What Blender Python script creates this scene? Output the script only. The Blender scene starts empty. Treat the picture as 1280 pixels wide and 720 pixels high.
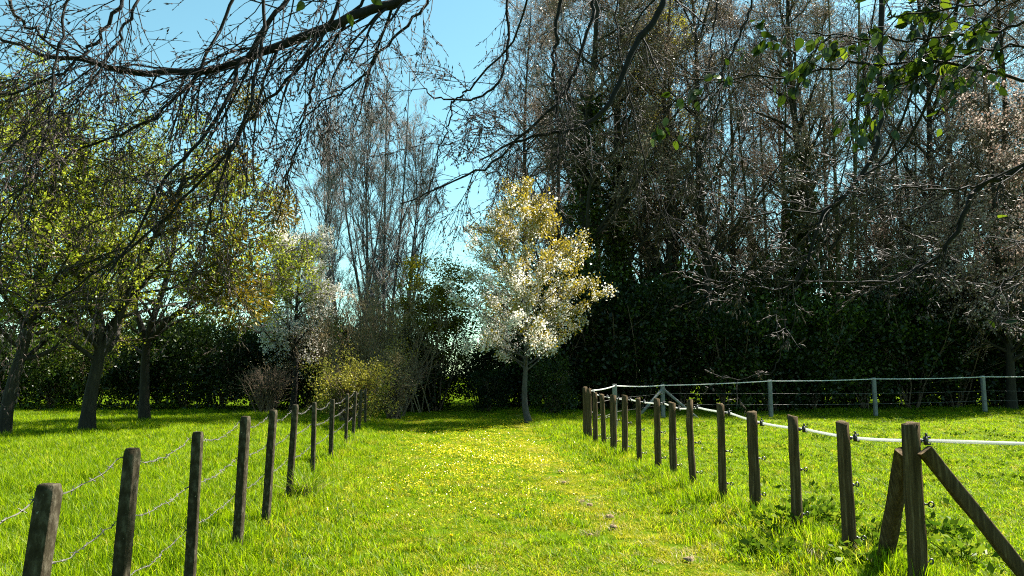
import bpy, math
import numpy as np

S = bpy.context.scene
COL = S.collection
PI = math.pi

# ------------------------------------------------------------------ camera
FPX, EYE = 924.4, 1.6
PITCH = math.atan(110.0 / FPX)
cam_d = bpy.data.cameras.new('camera')
cam = bpy.data.objects.new('camera', cam_d)
COL.objects.link(cam)
cam_d.sensor_width = 36.0
cam_d.lens = 26.0
cam_d.clip_start = 0.05
cam_d.clip_end = 6000.0
cam.location = (0, 0, EYE)
cam.rotation_euler = (PI / 2 + PITCH, 0, 0)
S.camera = cam

# ------------------------------------------------------------------ sky and sun
SUN_EL, SUN_AZ = 51.0, 57.0          # elevation; azimuth from the view axis (+Y) towards the right (+X)
W = bpy.data.worlds.new('World')
S.world = W
W.use_nodes = True
wn = W.node_tree.nodes
bg = wn['Background']
sky = wn.new('ShaderNodeTexSky')
sky.sky_type = 'NISHITA'
sky.sun_disc = False
sky.sun_elevation = math.radians(SUN_EL)
sky.sun_rotation = math.radians(SUN_AZ)
sky.altitude = 300.0
sky.air_density = 1.0
sky.dust_density = 0.4
sky.ozone_density = 1.0
tintn = wn.new('ShaderNodeMix')          # white balance of the sky: a touch more cyan, everywhere alike
tintn.data_type = 'RGBA'
tintn.blend_type = 'MULTIPLY'
tintn.inputs[0].default_value = 1.0
tintn.inputs[7].default_value = (0.92, 1.29, 1.02, 1)
W.node_tree.links.new(sky.outputs[0], tintn.inputs[6])
W.node_tree.links.new(tintn.outputs[2], bg.inputs[0])
bg.inputs[1].default_value = 0.05

sl = bpy.data.lights.new('sun', 'SUN')
sl.energy = 5.0
sl.angle = math.radians(0.5)
sl.color = (1.0, 0.95, 0.86)
sun = bpy.data.objects.new('sun', sl)
COL.objects.link(sun)
_e, _a = math.radians(SUN_EL), math.radians(SUN_AZ)
SUNV = np.array([math.sin(_a) * math.cos(_e), math.cos(_a) * math.cos(_e), math.sin(_e)])
from mathutils import Vector
sun.rotation_euler = Vector(tuple(SUNV)).to_track_quat('Z', 'Y').to_euler()
sun.location = tuple(SUNV * 60)

S.view_settings.view_transform = 'Standard'
S.view_settings.look = 'None'
S.view_settings.exposure = 2.15
S.view_settings.gamma = 1.0
S.view_settings.use_curve_mapping = False
S.render.engine = 'CYCLES'
cy = S.cycles
cy.max_bounces = 6
cy.diffuse_bounces = 3
cy.glossy_bounces = 2
cy.transmission_bounces = 4
cy.use_denoising = False
cy.filter_width = 1.1
cy.caustics_reflective = False
cy.caustics_refractive = False
cy.sample_clamp_indirect = 4.0


def at(px, py, Y):
    """world point seen at photo pixel (px, py) standing at distance Y down the field"""
    u, v = (px - 640) / FPX, -(py - 360) / FPX
    d = np.array([u, math.cos(PITCH) - v * math.sin(PITCH), math.sin(PITCH) + v * math.cos(PITCH)])
    return np.array([0, 0, EYE]) + d * (Y / d[1])


def gx(px, Y):
    return at(px, 470 + FPX * EYE / Y, Y)[0]


def height(x, y):
    x = np.asarray(x, float)
    y = np.asarray(y, float)
    h = 0.025 * np.sin(x * 0.9 + 1.3) * np.sin(y * 0.6) + 0.03 * np.sin(x * 0.31 + y * 0.23) + 0.012 * np.sin(x * 2.3) * np.sin(y * 1.9 + 2)
    bank = 0.03 * np.exp(-((x - fence_l(y)) / 0.55) ** 2)
    bank += 0.05 * np.exp(-((x - fence_r(y)) / 0.6) ** 2)
    h = h + bank * (np.abs(y) < 40)
    r = np.hypot(x, y)
    return h * np.clip(1.5 - r / 80, 0, 1)


def fence_l(y):
    return -1.48 - 0.135 * np.asarray(y, float)


def fence_r(y):
    return 3.55 - 0.092 * np.asarray(y, float)


TRK_Y = [3.0, 6.6, 8.2, 9.2, 12.3, 16.4, 22, 40]
TRK_X = [2.4, 1.55, 1.13, 0.97, 0.8, 0.45, 0.3, 0.2]


def track_x(y):
    return np.interp(y, TRK_Y, TRK_X)


# ------------------------------------------------------------------ materials
def nt(name):
    m = bpy.data.materials.new(name)
    m.use_nodes = True
    n = m.node_tree.nodes
    n.clear()
    out = n.new('ShaderNodeOutputMaterial')
    return m, n, m.node_tree.links, out


def ramp(n, stops):
    r = n.new('ShaderNodeValToRGB')
    e = r.color_ramp.elements
    while len(e) < len(stops):
        e.new(0.5)
    for el, (p, c) in zip(e, stops):
        el.position = p
        el.color = (c[0], c[1], c[2], 1)
    return r


def leaf_mat(name, stops, trans=0.45, gloss=0.06, rough=0.4, tsat=1.0, rnd=0.0):
    """thin leaf: diffuse + translucent + a little gloss; colour by a per-leaf attribute"""
    m, n, L, out = nt(name)
    at_ = n.new('ShaderNodeAttribute')
    at_.attribute_name = 'tint'
    r = ramp(n, stops)
    if rnd:
        oi = n.new('ShaderNodeObjectInfo')
        ad = n.new('ShaderNodeMath')
        ad.operation = 'MULTIPLY_ADD'
        ad.inputs[1].default_value = rnd
        L.new(oi.outputs['Random'], ad.inputs[0])
        L.new(at_.outputs['Fac'], ad.inputs[2])
        sb = n.new('ShaderNodeMath')
        sb.operation = 'SUBTRACT'
        sb.inputs[1].default_value = rnd * 0.5
        L.new(ad.outputs[0], sb.inputs[0])
        L.new(sb.outputs[0], r.inputs[0])
    else:
        L.new(at_.outputs['Fac'], r.inputs[0])
    d = n.new('ShaderNodeBsdfDiffuse')
    t = n.new('ShaderNodeBsdfTranslucent')
    g = n.new('ShaderNodeBsdfGlossy')
    g.inputs['Roughness'].default_value = rough
    hs = n.new('ShaderNodeHueSaturation')
    hs.inputs['Saturation'].default_value = 1.0
    hs.inputs['Value'].default_value = tsat
    L.new(r.outputs[0], d.inputs[0])
    L.new(r.outputs[0], hs.inputs['Color'])
    L.new(hs.outputs[0], t.inputs[0])
    mx = n.new('ShaderNodeMixShader')
    mx.inputs[0].default_value = trans
    L.new(d.outputs[0], mx.inputs[1])
    L.new(t.outputs[0], mx.inputs[2])
    mg = n.new('ShaderNodeMixShader')
    mg.inputs[0].default_value = gloss
    L.new(mx.outputs[0], mg.inputs[1])
    L.new(g.outputs[0], mg.inputs[2])
    L.new(mg.outputs[0], out.inputs[0])
    return m


def rough_mat(name, stops, scale=(8, 8, 2), detail=6, bump=0.5, rough=0.85, spots=None, spec=0.25):
    """bark, wood, concrete: stretched noise for grain, bump, optional lichen spots"""
    m, n, L, out = nt(name)
    p = n.new('ShaderNodeBsdfPrincipled')
    p.inputs['Roughness'].default_value = rough
    p.inputs['Specular IOR Level'].default_value = spec
    tc = n.new('ShaderNodeTexCoord')
    mp = n.new('ShaderNodeMapping')
    mp.inputs['Scale'].default_value = scale
    no = n.new('ShaderNodeTexNoise')
    no.inputs['Scale'].default_value = 3.0
    no.inputs['Detail'].default_value = detail
    no.inputs['Roughness'].default_value = 0.65
    L.new(tc.outputs['Object'], mp.inputs[0])
    L.new(mp.outputs[0], no.inputs['Vector'])
    r = ramp(n, stops)
    L.new(no.outputs['Fac'], r.inputs[0])
    colr = r.outputs[0]
    if spots:
        n2 = n.new('ShaderNodeTexNoise')
        n2.inputs['Scale'].default_value = spots[1]
        n2.inputs['Detail'].default_value = 3
        L.new(tc.outputs['Object'], n2.inputs['Vector'])
        r2 = ramp(n, [(spots[2], (0, 0, 0)), (spots[2] + 0.05, (1, 1, 1))])
        L.new(n2.outputs['Fac'], r2.inputs[0])
        mi = n.new('ShaderNodeMix')
        mi.data_type = 'RGBA'
        mi.inputs[7].default_value = (*spots[0], 1)
        L.new(r2.outputs[0], mi.inputs[0])
        L.new(colr, mi.inputs[6])
        colr = mi.outputs[2]
    L.new(colr, p.inputs['Base Color'])
    if bump:
        b = n.new('ShaderNodeBump')
        b.inputs['Strength'].default_value = bump
        b.inputs['Distance'].default_value = 0.02
        L.new(no.outputs['Fac'], b.inputs['Height'])
        L.new(b.outputs[0], p.inputs['Normal'])
    L.new(p.outputs[0], out.inputs[0])
    return m


def plain_mat(name, c, rough=0.5, metal=0.0):
    m, n, L, out = nt(name)
    p = n.new('ShaderNodeBsdfPrincipled')
    no = n.new('ShaderNodeTexNoise')
    no.inputs['Scale'].default_value = 30
    r = ramp(n, [(0.3, tuple(v * 0.8 for v in c)), (0.7, c)])
    L.new(no.outputs['Fac'], r.inputs[0])
    L.new(r.outputs[0], p.inputs['Base Color'])
    p.inputs['Roughness'].default_value = rough
    p.inputs['Metallic'].default_value = metal
    L.new(p.outputs[0], out.inputs[0])
    return m


M = {}
M['soil'] = rough_mat('soil', [(0.3, (0.03, 0.05, 0.003)), (0.55, (0.06, 0.1, 0.004)), (0.75, (0.07, 0.085, 0.012))], (1, 1, 1), 8, 0.6, 1.0, None, 0.0)
M['grass'] = leaf_mat('grass_blades', [(0.0, (0.035, 0.085, 0.001)), (0.45, (0.135, 0.215, 0.0012)), (0.85, (0.225, 0.3, 0.002)), (1.0, (0.32, 0.3, 0.03))], 0.58, 0.008, 0.45, 1.35, 0.35)
M['grass_yellow'] = leaf_mat('yellow_grass', [(0.0, (0.15, 0.18, 0.002)), (0.6, (0.27, 0.28, 0.003)), (1.0, (0.36, 0.3, 0.04))], 0.52, 0.008, 0.45, 1.25, 0.3)
M['grass_dry'] = leaf_mat('dry_grass', [(0.0, (0.22, 0.18, 0.07)), (1.0, (0.42, 0.34, 0.17))], 0.35, 0.04, 0.5, 1.0, 0.2)
M['weed'] = leaf_mat('weed_leaves', [(0.0, (0.025, 0.06, 0.003)), (0.7, (0.085, 0.14, 0.006)), (1.0, (0.17, 0.21, 0.012))], 0.45, 0.005, 0.35, 1.1, 0.3)
M['buttercup'] = leaf_mat('buttercup_petals', [(0.0, (0.6, 0.46, 0.005)), (1.0, (0.72, 0.62, 0.01))], 0.3, 0.06, 0.3, 1.0)
M['orchard_leaf'] = leaf_mat('orchard_leaves', [(0.0, (0.022, 0.022, 0.002)), (0.38, (0.085, 0.1, 0.006)), (0.65, (0.24, 0.285, 0.014)), (1.0, (0.46, 0.5, 0.05))], 0.5, 0.02, 0.35, 1.15)
M['mistletoe'] = leaf_mat('mistletoe_leaves', [(0.0, (0.06, 0.045, 0.003)), (1.0, (0.26, 0.19, 0.008))], 0.35, 0.05, 0.4)
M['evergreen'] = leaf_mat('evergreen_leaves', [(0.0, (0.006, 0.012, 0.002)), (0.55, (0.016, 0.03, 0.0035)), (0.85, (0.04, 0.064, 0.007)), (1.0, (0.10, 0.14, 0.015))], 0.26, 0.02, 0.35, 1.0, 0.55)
M['ivy'] = leaf_mat('ivy_leaves', [(0.0, (0.014, 0.022, 0.004)), (0.6, (0.045, 0.06, 0.008)), (1.0, (0.13, 0.145, 0.02))], 0.32, 0.03, 0.3, 1.0, 0.2)
M['olive'] = leaf_mat('olive_leaves', [(0.0, (0.05, 0.055, 0.003)), (1.0, (0.26, 0.24, 0.012))], 0.6, 0.02, 0.4)
M['gold_leaf'] = leaf_mat('golden_leaves', [(0.0, (0.15, 0.11, 0.008)), (0.5, (0.28, 0.215, 0.012)), (1.0, (0.42, 0.34, 0.05))], 0.45, 0.06, 0.35, 1.1)
M['yellow_leaf'] = leaf_mat('yellow_green_leaves', [(0.0, (0.09, 0.09, 0.006)), (0.5, (0.25, 0.24, 0.015)), (1.0, (0.5, 0.46, 0.06))], 0.55, 0.03, 0.35, 1.1)
M['bush_leaf'] = leaf_mat('dull_bush_leaves', [(0.0, (0.06, 0.055, 0.006)), (0.45, (0.2, 0.19, 0.018)), (1.0, (0.42, 0.39, 0.07))], 0.5, 0.02, 0.4)
M['dry_leaf'] = leaf_mat('dry_leaves', [(0.0, (0.10, 0.07, 0.02)), (1.0, (0.42, 0.33, 0.14))], 0.35, 0.04, 0.5)
M['blossom'] = leaf_mat('blossom_petals', [(0.0, (0.6, 0.57, 0.48)), (1.0, (0.85, 0.83, 0.75))], 0.5, 0.03, 0.5)
M['pink_blossom'] = leaf_mat('pinkish_blossom', [(0.0, (0.07, 0.04, 0.028)), (0.5, (0.26, 0.18, 0.14)), (1.0, (0.7, 0.6, 0.54))], 0.4, 0.03, 0.5)
M['bud'] = leaf_mat('buds', [(0.0, (0.08, 0.05, 0.025)), (0.4, (0.19, 0.135, 0.08)), (0.75, (0.44, 0.34, 0.25)), (1.0, (0.8, 0.7, 0.61))], 0.25, 0.08, 0.35)  # palest stops stand in for glints of light among the dark twigs
M['beech_leaf'] = leaf_mat('young_broad_leaves', [(0.0, (0.009, 0.018, 0.0015)), (0.66, (0.02, 0.038, 0.0025)), (0.82, (0.09, 0.13, 0.006)), (1.0, (0.18, 0.23, 0.012))], 0.42, 0.03, 0.35, 1.3, 0.85)  # dark stops paint leaves in shade, bright stops leaves lit by the sun
M['bark'] = rough_mat('dark_bark', [(0.3, (0.008, 0.006, 0.0035)), (0.6, (0.022, 0.018, 0.011)), (0.8, (0.06, 0.052, 0.034))], (6, 6, 1.2), 8, 1.0)
M['bark_grey'] = rough_mat('grey_bark', [(0.3, (0.03, 0.026, 0.022)), (0.7, (0.08, 0.07, 0.06))], (5, 5, 1.5), 6, 0.5)
M['bark_mossy'] = rough_mat('mossy_bark', [(0.3, (0.035, 0.032, 0.01)), (0.7, (0.09, 0.084, 0.03))], (5, 5, 1.5), 6, 0.5)
M['twig'] = rough_mat('brown_twigs', [(0.3, (0.055, 0.037, 0.022)), (0.7, (0.17, 0.12, 0.08))], (3, 3, 3), 3, 0)
M['twig_grey'] = rough_mat('grey_twigs', [(0.3, (0.13, 0.118, 0.108)), (0.7, (0.27, 0.245, 0.228))], (3, 3, 3), 3, 0)
M['brush'] = rough_mat('sunlit_brown_brush', [(0.3, (0.10, 0.075, 0.04)), (0.7, (0.26, 0.2, 0.115))], (3, 3, 3), 3, 0)  # twig brown raised, so sunlight on the thickets is in the colour
M['bough'] = rough_mat('smooth_bough_bark', [(0.3, (0.006, 0.005, 0.0042)), (0.7, (0.02, 0.017, 0.015))], (14, 14, 5), 6, 0.4, 0.75, None, 0.12)
M['bough_bud'] = rough_mat('bough_buds', [(0.3, (0.02, 0.013, 0.01)), (0.7, (0.085, 0.058, 0.045))], (40, 40, 40), 3, 0, 0.6, None, 0.15)
M['concrete'] = rough_mat('weathered_concrete', [(0.25, (0.012, 0.009, 0.005)), (0.5, (0.034, 0.028, 0.017)), (0.75, (0.11, 0.097, 0.068))], (9, 9, 5), 8, 0.7, 0.95, ((0.25, 0.24, 0.19), 34.0, 0.69), 0.05)
M['wood'] = rough_mat('weathered_wood', [(0.3, (0.022, 0.015, 0.007)), (0.55, (0.07, 0.048, 0.023)), (0.8, (0.2, 0.15, 0.085))], (14, 14, 0.9), 8, 0.9, 0.9, None, 0.08)
M['pale_post'] = rough_mat('pale_grey_post', [(0.3, (0.11, 0.108, 0.095)), (0.7, (0.2, 0.196, 0.18))], (6, 6, 2), 6, 0.4)
M['tape'] = leaf_mat('white_tape', [(0.0, (0.78, 0.77, 0.74)), (1.0, (0.82, 0.81, 0.78))], 0.5, 0.03, 0.4)
M['wire'] = plain_mat('galvanised_wire', (0.10, 0.09, 0.08), 0.55, 0.2)
M['black_plastic'] = plain_mat('black_plastic', (0.02, 0.02, 0.02), 0.4)
M['clod'] = rough_mat('dry_clod', [(0.3, (0.12, 0.08, 0.045)), (0.7, (0.3, 0.22, 0.12))], (20, 20, 20), 5, 1.0)


# ------------------------------------------------------------------ mesh helpers
def new_mesh(name, V, quads=None, tris=None, mat=None, tint=None, smooth=False):
    me = bpy.data.meshes.new(name)
    V = np.ascontiguousarray(np.asarray(V, np.float32).reshape(-1, 3))
    q = np.zeros((0, 4), np.int32) if quads is None else np.asarray(quads, np.int32).reshape(-1, 4)
    t = np.zeros((0, 3), np.int32) if tris is None else np.asarray(tris, np.int32).reshape(-1, 3)
    nf = len(q) + len(t)
    me.vertices.add(len(V))
    me.vertices.foreach_set('co', V.ravel())
    me.loops.add(len(q) * 4 + len(t) * 3)
    me.loops.foreach_set('vertex_index', np.concatenate([q.ravel(), t.ravel()]).astype(np.int32))
    me.polygons.add(nf)
    st = np.concatenate([np.arange(len(q)) * 4, len(q) * 4 + np.arange(len(t)) * 3]).astype(np.int32)
    me.polygons.foreach_set('loop_start', st)
    if smooth:
        me.polygons.foreach_set('use_smooth', np.ones(nf, bool))
    if tint is not None:
        a = me.attributes.new('tint', 'FLOAT', 'FACE')
        a.data.foreach_set('value', np.asarray(tint, np.float32))
    me.update(calc_edges=True)
    if mat is not None:
        me.materials.append(mat)
    return me


def ob(name, me, parent=None, loc=(0, 0, 0), rz=0.0):
    o = bpy.data.objects.new(name, me)
    COL.objects.link(o)
    o.location = loc
    o.rotation_euler = (0, 0, rz)
    if parent is not None:
        o.parent = parent
    return o


def tag(o, label=None, cat=None, group=None, kind=None):
    if label:
        o['label'] = label
    if cat:
        o['category'] = cat
    if group:
        o['group'] = group
    if kind:
        o['kind'] = kind
    return o


def thing(name, label, cat, loc=(0, 0, 0), rz=0.0, group=None):
    o = ob(name, None, None, tuple(loc), rz)
    return tag(o, label, cat, group)


def dup(root, loc, rz=0.0, sc=1.0, label=None, group=None):
    c = root.copy()
    COL.objects.link(c)
    c.location = loc
    c.rotation_euler = (0, 0, rz)
    c.scale = (sc, sc, sc) if np.isscalar(sc) else sc
    for ch in root.children:
        d = ch.copy()
        COL.objects.link(d)
        d.parent = c
        for g in ch.children:
            e = g.copy()
            COL.objects.link(e)
            e.parent = d
    if label:
        c['label'] = label
    if group:
        c['group'] = group
    return c


def unit(v):
    return v / np.maximum(np.linalg.norm(v, axis=-1, keepdims=True), 1e-9)


class Geo:
    """collects quads / tris of many shapes into one mesh"""
    def __init__(s):
        s.V, s.Q, s.T, s.tq, s.tt, s.n = [], [], [], [], [], 0

    def add(s, V, Q=None, T=None, tint=0.5):
        V = np.asarray(V, float).reshape(-1, 3)
        if Q is not None and len(Q):
            Q = np.asarray(Q).reshape(-1, 4)
            s.Q.append(Q + s.n)
            s.tq.append(np.broadcast_to(np.asarray(tint, float), (len(Q),)) if np.ndim(tint) == 0 or len(np.atleast_1d(tint)) == len(Q) else np.full(len(Q), 0.5))
        if T is not None and len(T):
            T = np.asarray(T).reshape(-1, 3)
            s.T.append(T + s.n)
            s.tt.append(np.full(len(T), 0.5) if np.ndim(tint) else np.full(len(T), tint))
        s.V.append(V)
        s.n += len(V)

    def tube(s, P, R, k=4, tint=0.5, cap=False):
        P = np.asarray(P, float)
        R = np.asarray(R, float)
        if P.ndim == 2:
            P, R = P[None], R[None]
        m, n, _ = P.shape
        if m == 0:
            return
        Tn = unit(np.gradient(P, axis=1))
        mt = unit(Tn.mean(axis=1))
        ref = np.where(np.abs(mt[:, 2:3]) > 0.8, np.array([[1.0, 0.2, 0]]), np.array([[0.1, 0.05, 1.0]]))
        ref = unit(ref - mt * (ref * mt).sum(-1, keepdims=True))[:, None, :]
        N = unit(np.cross(Tn, np.broadcast_to(ref, Tn.shape)))
        B = np.cross(Tn, N)
        th = np.arange(k) * 2 * PI / k
        V = P[:, :, None, :] + R[:, :, None, None] * (np.cos(th)[None, None, :, None] * N[:, :, None, :] + np.sin(th)[None, None, :, None] * B[:, :, None, :])
        i = np.arange(n - 1)[:, None]
        j = np.arange(k)[None, :]
        q = np.stack([i * k + j, i * k + (j + 1) % k, (i + 1) * k + (j + 1) % k, (i + 1) * k + j], -1).reshape(-1, 4)
        Q = (q[None] + (np.arange(m) * n * k)[:, None, None]).reshape(-1, 4)
        T = None
        if cap and k >= 3:
            fan = np.stack([np.zeros(k - 2, int), np.arange(1, k - 1), np.arange(2, k)], -1)
            T = np.concatenate([fan + b * n * k + (n - 1) * k for b in range(m)] + [fan[:, ::-1] + b * n * k for b in range(m)])
        s.add(V, Q, T, tint)

    def leaves(s, C, D, Ln, Wd, rng, tint=None, fold=0.25):
        """one folded rhombic leaf per centre"""
        C = np.asarray(C, float)
        m = len(C)
        if m == 0:
            return
        D = unit(D)
        b = unit(np.cross(D, rng.normal(size=(m, 3))))
        nn = np.cross(D, b)
        Ln = np.broadcast_to(Ln, (m,))[:, None]
        Wd = np.broadcast_to(Wd, (m,))[:, None]
        V = np.stack([C, C + D * Ln * 0.45 + b * Wd * 0.5 + nn * Wd * fold, C + D * Ln, C + D * Ln * 0.45 - b * Wd * 0.5 + nn * Wd * fold], 1)
        Q = np.arange(m * 4).reshape(m, 4)
        s.add(V, Q, None, rng.random(m) if tint is None else tint)

    def box(s, c, h, rot=None, tint=0.5):
        v = np.array([[x, y, z] for z in (-1, 1) for y in (-1, 1) for x in (-1, 1)], float) * np.asarray(h)
        if rot is not None:
            v = v @ np.asarray(rot).T
        s.add(v + np.asarray(c), [[0, 2, 3, 1], [4, 5, 7, 6], [0, 1, 5, 4], [2, 6, 7, 3], [0, 4, 6, 2], [1, 3, 7, 5]], None, tint)

    def mesh(s, name, mat, smooth=False):
        V = np.concatenate(s.V)
        Q = np.concatenate(s.Q) if s.Q else None
        T = np.concatenate(s.T) if s.T else None
        ti = np.concatenate((s.tq if s.Q else []) + (s.tt if s.T else []))
        return new_mesh(name, V, Q, T, mat, ti, smooth)


def march(pos, d, L, n, wander, trop, rng):
    m = len(pos)
    P = np.zeros((m, n, 3))
    P[:, 0] = pos
    d = unit(np.asarray(d, float))
    st = (np.broadcast_to(L, (m,)) / (n - 1))[:, None]
    trop = np.asarray(trop, float)
    for i in range(1, n):
        d = unit(d + rng.normal(size=(m, 3)) * wander + trop)
        P[:, i] = P[:, i - 1] + d * st
    return P


def along(P, idx, t):
    n = P.shape[1]
    f = np.clip(t, 0, 0.999) * (n - 1)
    i = f.astype(int)
    w = (f - i)[:, None]
    a, b = P[idx, i], P[idx, i + 1]
    return a * (1 - w) + b * w, unit(b - a), i, w[:, 0]


def kids(rng, par, c, t=(0.25, 1.0), ang=(50, 12), L=1.0, lt=(1.0, 0.5), n=5, wander=0.12, trop=(0, 0, 0.03), rr=0.55, rmin=0.004, tip=0.35, flat=0.0, phyl=False):
    P, R = par
    m = len(P)
    idx = np.repeat(np.arange(m), c)
    tt = rng.uniform(t[0], t[1], m * c)
    if phyl:
        tt = np.tile(t[0] + (t[1] - t[0]) * (np.arange(c) + rng.uniform(0.2, 0.8, c)) / c, m)
    pos, tan, i, w = along(P, idx, tt)
    rad = R[idx, i] * (1 - w) + R[idx, i + 1] * w
    rv = rng.normal(size=(m * c, 3))
    rv[:, 2] *= (1 - flat)
    if phyl:
        az_ = np.arange(m * c) * 2.39996 + rng.normal(size=m * c) * 0.3
        rv = np.stack([np.cos(az_), np.sin(az_), 0 * az_], -1)
    perp = unit(rv - tan * (rv * tan).sum(-1, keepdims=True))
    a = np.radians(rng.normal(ang[0], ang[1], m * c))[:, None]
    d = np.cos(a) * tan + np.sin(a) * perp
    u = (tt - t[0]) / max(t[1] - t[0], 1e-6)
    prof_ = np.interp(u, lt[0], lt[1]) if np.ndim(lt[0]) else lt[0] + (lt[1] - lt[0]) * u
    Ln = L * prof_ * rng.uniform(0.65, 1.15, m * c)
    P2 = march(pos, d, Ln, n, wander, trop, rng)
    r0 = np.maximum(rad * rr, rmin)
    R2 = r0[:, None] * np.linspace(1, tip, n)[None]
    return P2, np.maximum(R2, rmin * 0.6)


def catmull(pts, n):
    p = np.asarray(pts, float)
    p = np.concatenate([[2 * p[0] - p[1]], p, [2 * p[-1] - p[-2]]])
    seg = len(p) - 3
    u = np.linspace(0, seg - 1e-6, n)
    i = u.astype(int)
    t = (u - i)[:, None]
    a, b, c, d = p[i], p[i + 1], p[i + 2], p[i + 3]
    return 0.5 * (2 * b + (c - a) * t + (2 * a - 5 * b + 4 * c - d) * t ** 2 + (3 * b - a - 3 * c + d) * t ** 3)


def trunk_line(rng, pts, r0, r1, n=14, flare=1.35):
    P = catmull(pts, n)
    R = np.linspace(r0, r1, n)
    R[0] *= flare
    R[1] *= 1 + (flare - 1) * 0.35
    return P[None], R[None]


def tree_obj(name, label, cat, loc, parts, rz=0.0, group=None):
    """parts: list of (name, mesh)"""
    t = thing(name, label, cat, loc, rz, group)
    for nm, me in parts:
        ob(nm, me, t)
    return t


# ------------------------------------------------------------------ ground
def build_ground():
    u = np.linspace(-1, 1, 221)
    a = np.sign(u) * (np.abs(u) * 30 + np.abs(u) ** 6 * 2500)
    X, Y = np.meshgrid(a, a + 14)
    Z = height(X, Y)
    V = np.stack([X, Y, Z], -1).reshape(-1, 3)
    n = len(u)
    i, j = np.meshgrid(np.arange(n - 1), np.arange(n - 1), indexing='ij')
    b = i * n + j
    q = np.stack([b, b + 1, b + n + 1, b + n], -1).reshape(-1, 4)
    o = ob('ground', new_mesh('ground', V, q, None, M['soil'], None, True))
    tag(o, 'green field of pasture and orchard with a grassy path down its middle', None, None, 'structure')


build_ground()


# ------------------------------------------------------------------ grass (instanced stuff)
def tuft(rng, nb, rad, hgt, wid, lean, mat, name, dry=0.03, tmin=0.0, tmax=0.9, heads=0):
    g = Geo()
    r = rad * np.sqrt(rng.random(nb))
    th = rng.random(nb) * 2 * PI
    base = np.stack([r * np.cos(th), r * np.sin(th), np.full(nb, -0.01)], -1)
    H = hgt * rng.uniform(0.45, 1.15, nb)
    az = rng.random(nb) * 2 * PI
    ln = rng.uniform(0.1, 1.0, nb) * lean
    out = np.stack([np.cos(az), np.sin(az), np.zeros(nb)], -1)
    sd = np.stack([-np.sin(az), np.cos(az), np.zeros(nb)], -1)
    tw = rng.normal(size=(nb, 1)) * 0.6
    sd = unit(sd + out * tw)
    Wb = wid * rng.uniform(0.6, 1.3, nb)
    ti = rng.uniform(tmin, tmax, nb)
    ti[rng.random(nb) < dry] = 1.0
    V = []
    for f, wf in ((0, 1.0), (0.4, 0.9), (0.75, 0.6), (1.0, 0.06)):
        c = base + np.array([0, 0, 1]) * (H * f * (1 - 0.25 * f * ln))[:, None] + out * (H * ln * f * f * 0.8)[:, None]
        V.append(c - sd * (Wb * wf * 0.5)[:, None])
        V.append(c + sd * (Wb * wf * 0.5)[:, None])
    V = np.stack(V, 1)
    q = np.array([[0, 1, 3, 2], [2, 3, 5, 4], [4, 5, 7, 6]])
    Q = (q[None] + (np.arange(nb) * 8)[:, None, None]).reshape(-1, 4)
    g.add(V, Q, None, np.repeat(ti, 3))
    return g.mesh(name, mat)


def flower_mesh(rng, name, nf, rad, hgt, size):
    g = Geo()
    for i in range(nf):
        r, th = rad * math.sqrt(rng.random()), rng.random() * 2 * PI
        c = np.array([r * math.cos(th), r * math.sin(th), hgt * rng.uniform(0.7, 1.2)])
        a0 = rng.random() * 6
        tilt = unit(np.array([rng.normal() * 0.35, rng.normal() * 0.35, 1.0]))
        e1 = unit(np.cross(tilt, [1, 0.1, 0]))
        e2 = np.cross(tilt, e1)
        for k in range(5):
            a = a0 + k * 2 * PI / 5
            d = math.cos(a) * e1 + math.sin(a) * e2
            s_ = -math.sin(a) * e1 + math.cos(a) * e2
            g.add([c, c + d * size * 0.35 + s_ * size * 0.3 + tilt * size * 0.1, c + d * size * 0.6 + tilt * size * 0.28, c + d * size * 0.35 - s_ * size * 0.3 + tilt * size * 0.1], [[0, 1, 2, 3]], None, rng.random())
    return g.mesh(name, M['buttercup'])


def weed_mesh(rng, name, nl, size, hgt, mat):
    g = Geo()
    az = rng.random(nl) * 2 * PI
    el = rng.uniform(0.15, 1.1, nl)
    D = np.stack([np.cos(az) * np.cos(el), np.sin(az) * np.cos(el), np.sin(el)], -1)
    r = size * 0.7 * np.sqrt(rng.random(nl))
    C = np.stack([np.cos(az) * r, np.sin(az) * r, hgt * rng.uniform(0.1, 1, nl)], -1)
    Ln = size * rng.uniform(0.35, 0.7, nl)
    g.leaves(C, D, Ln, Ln * 0.55, rng)
    return g.mesh(name, mat)


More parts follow.
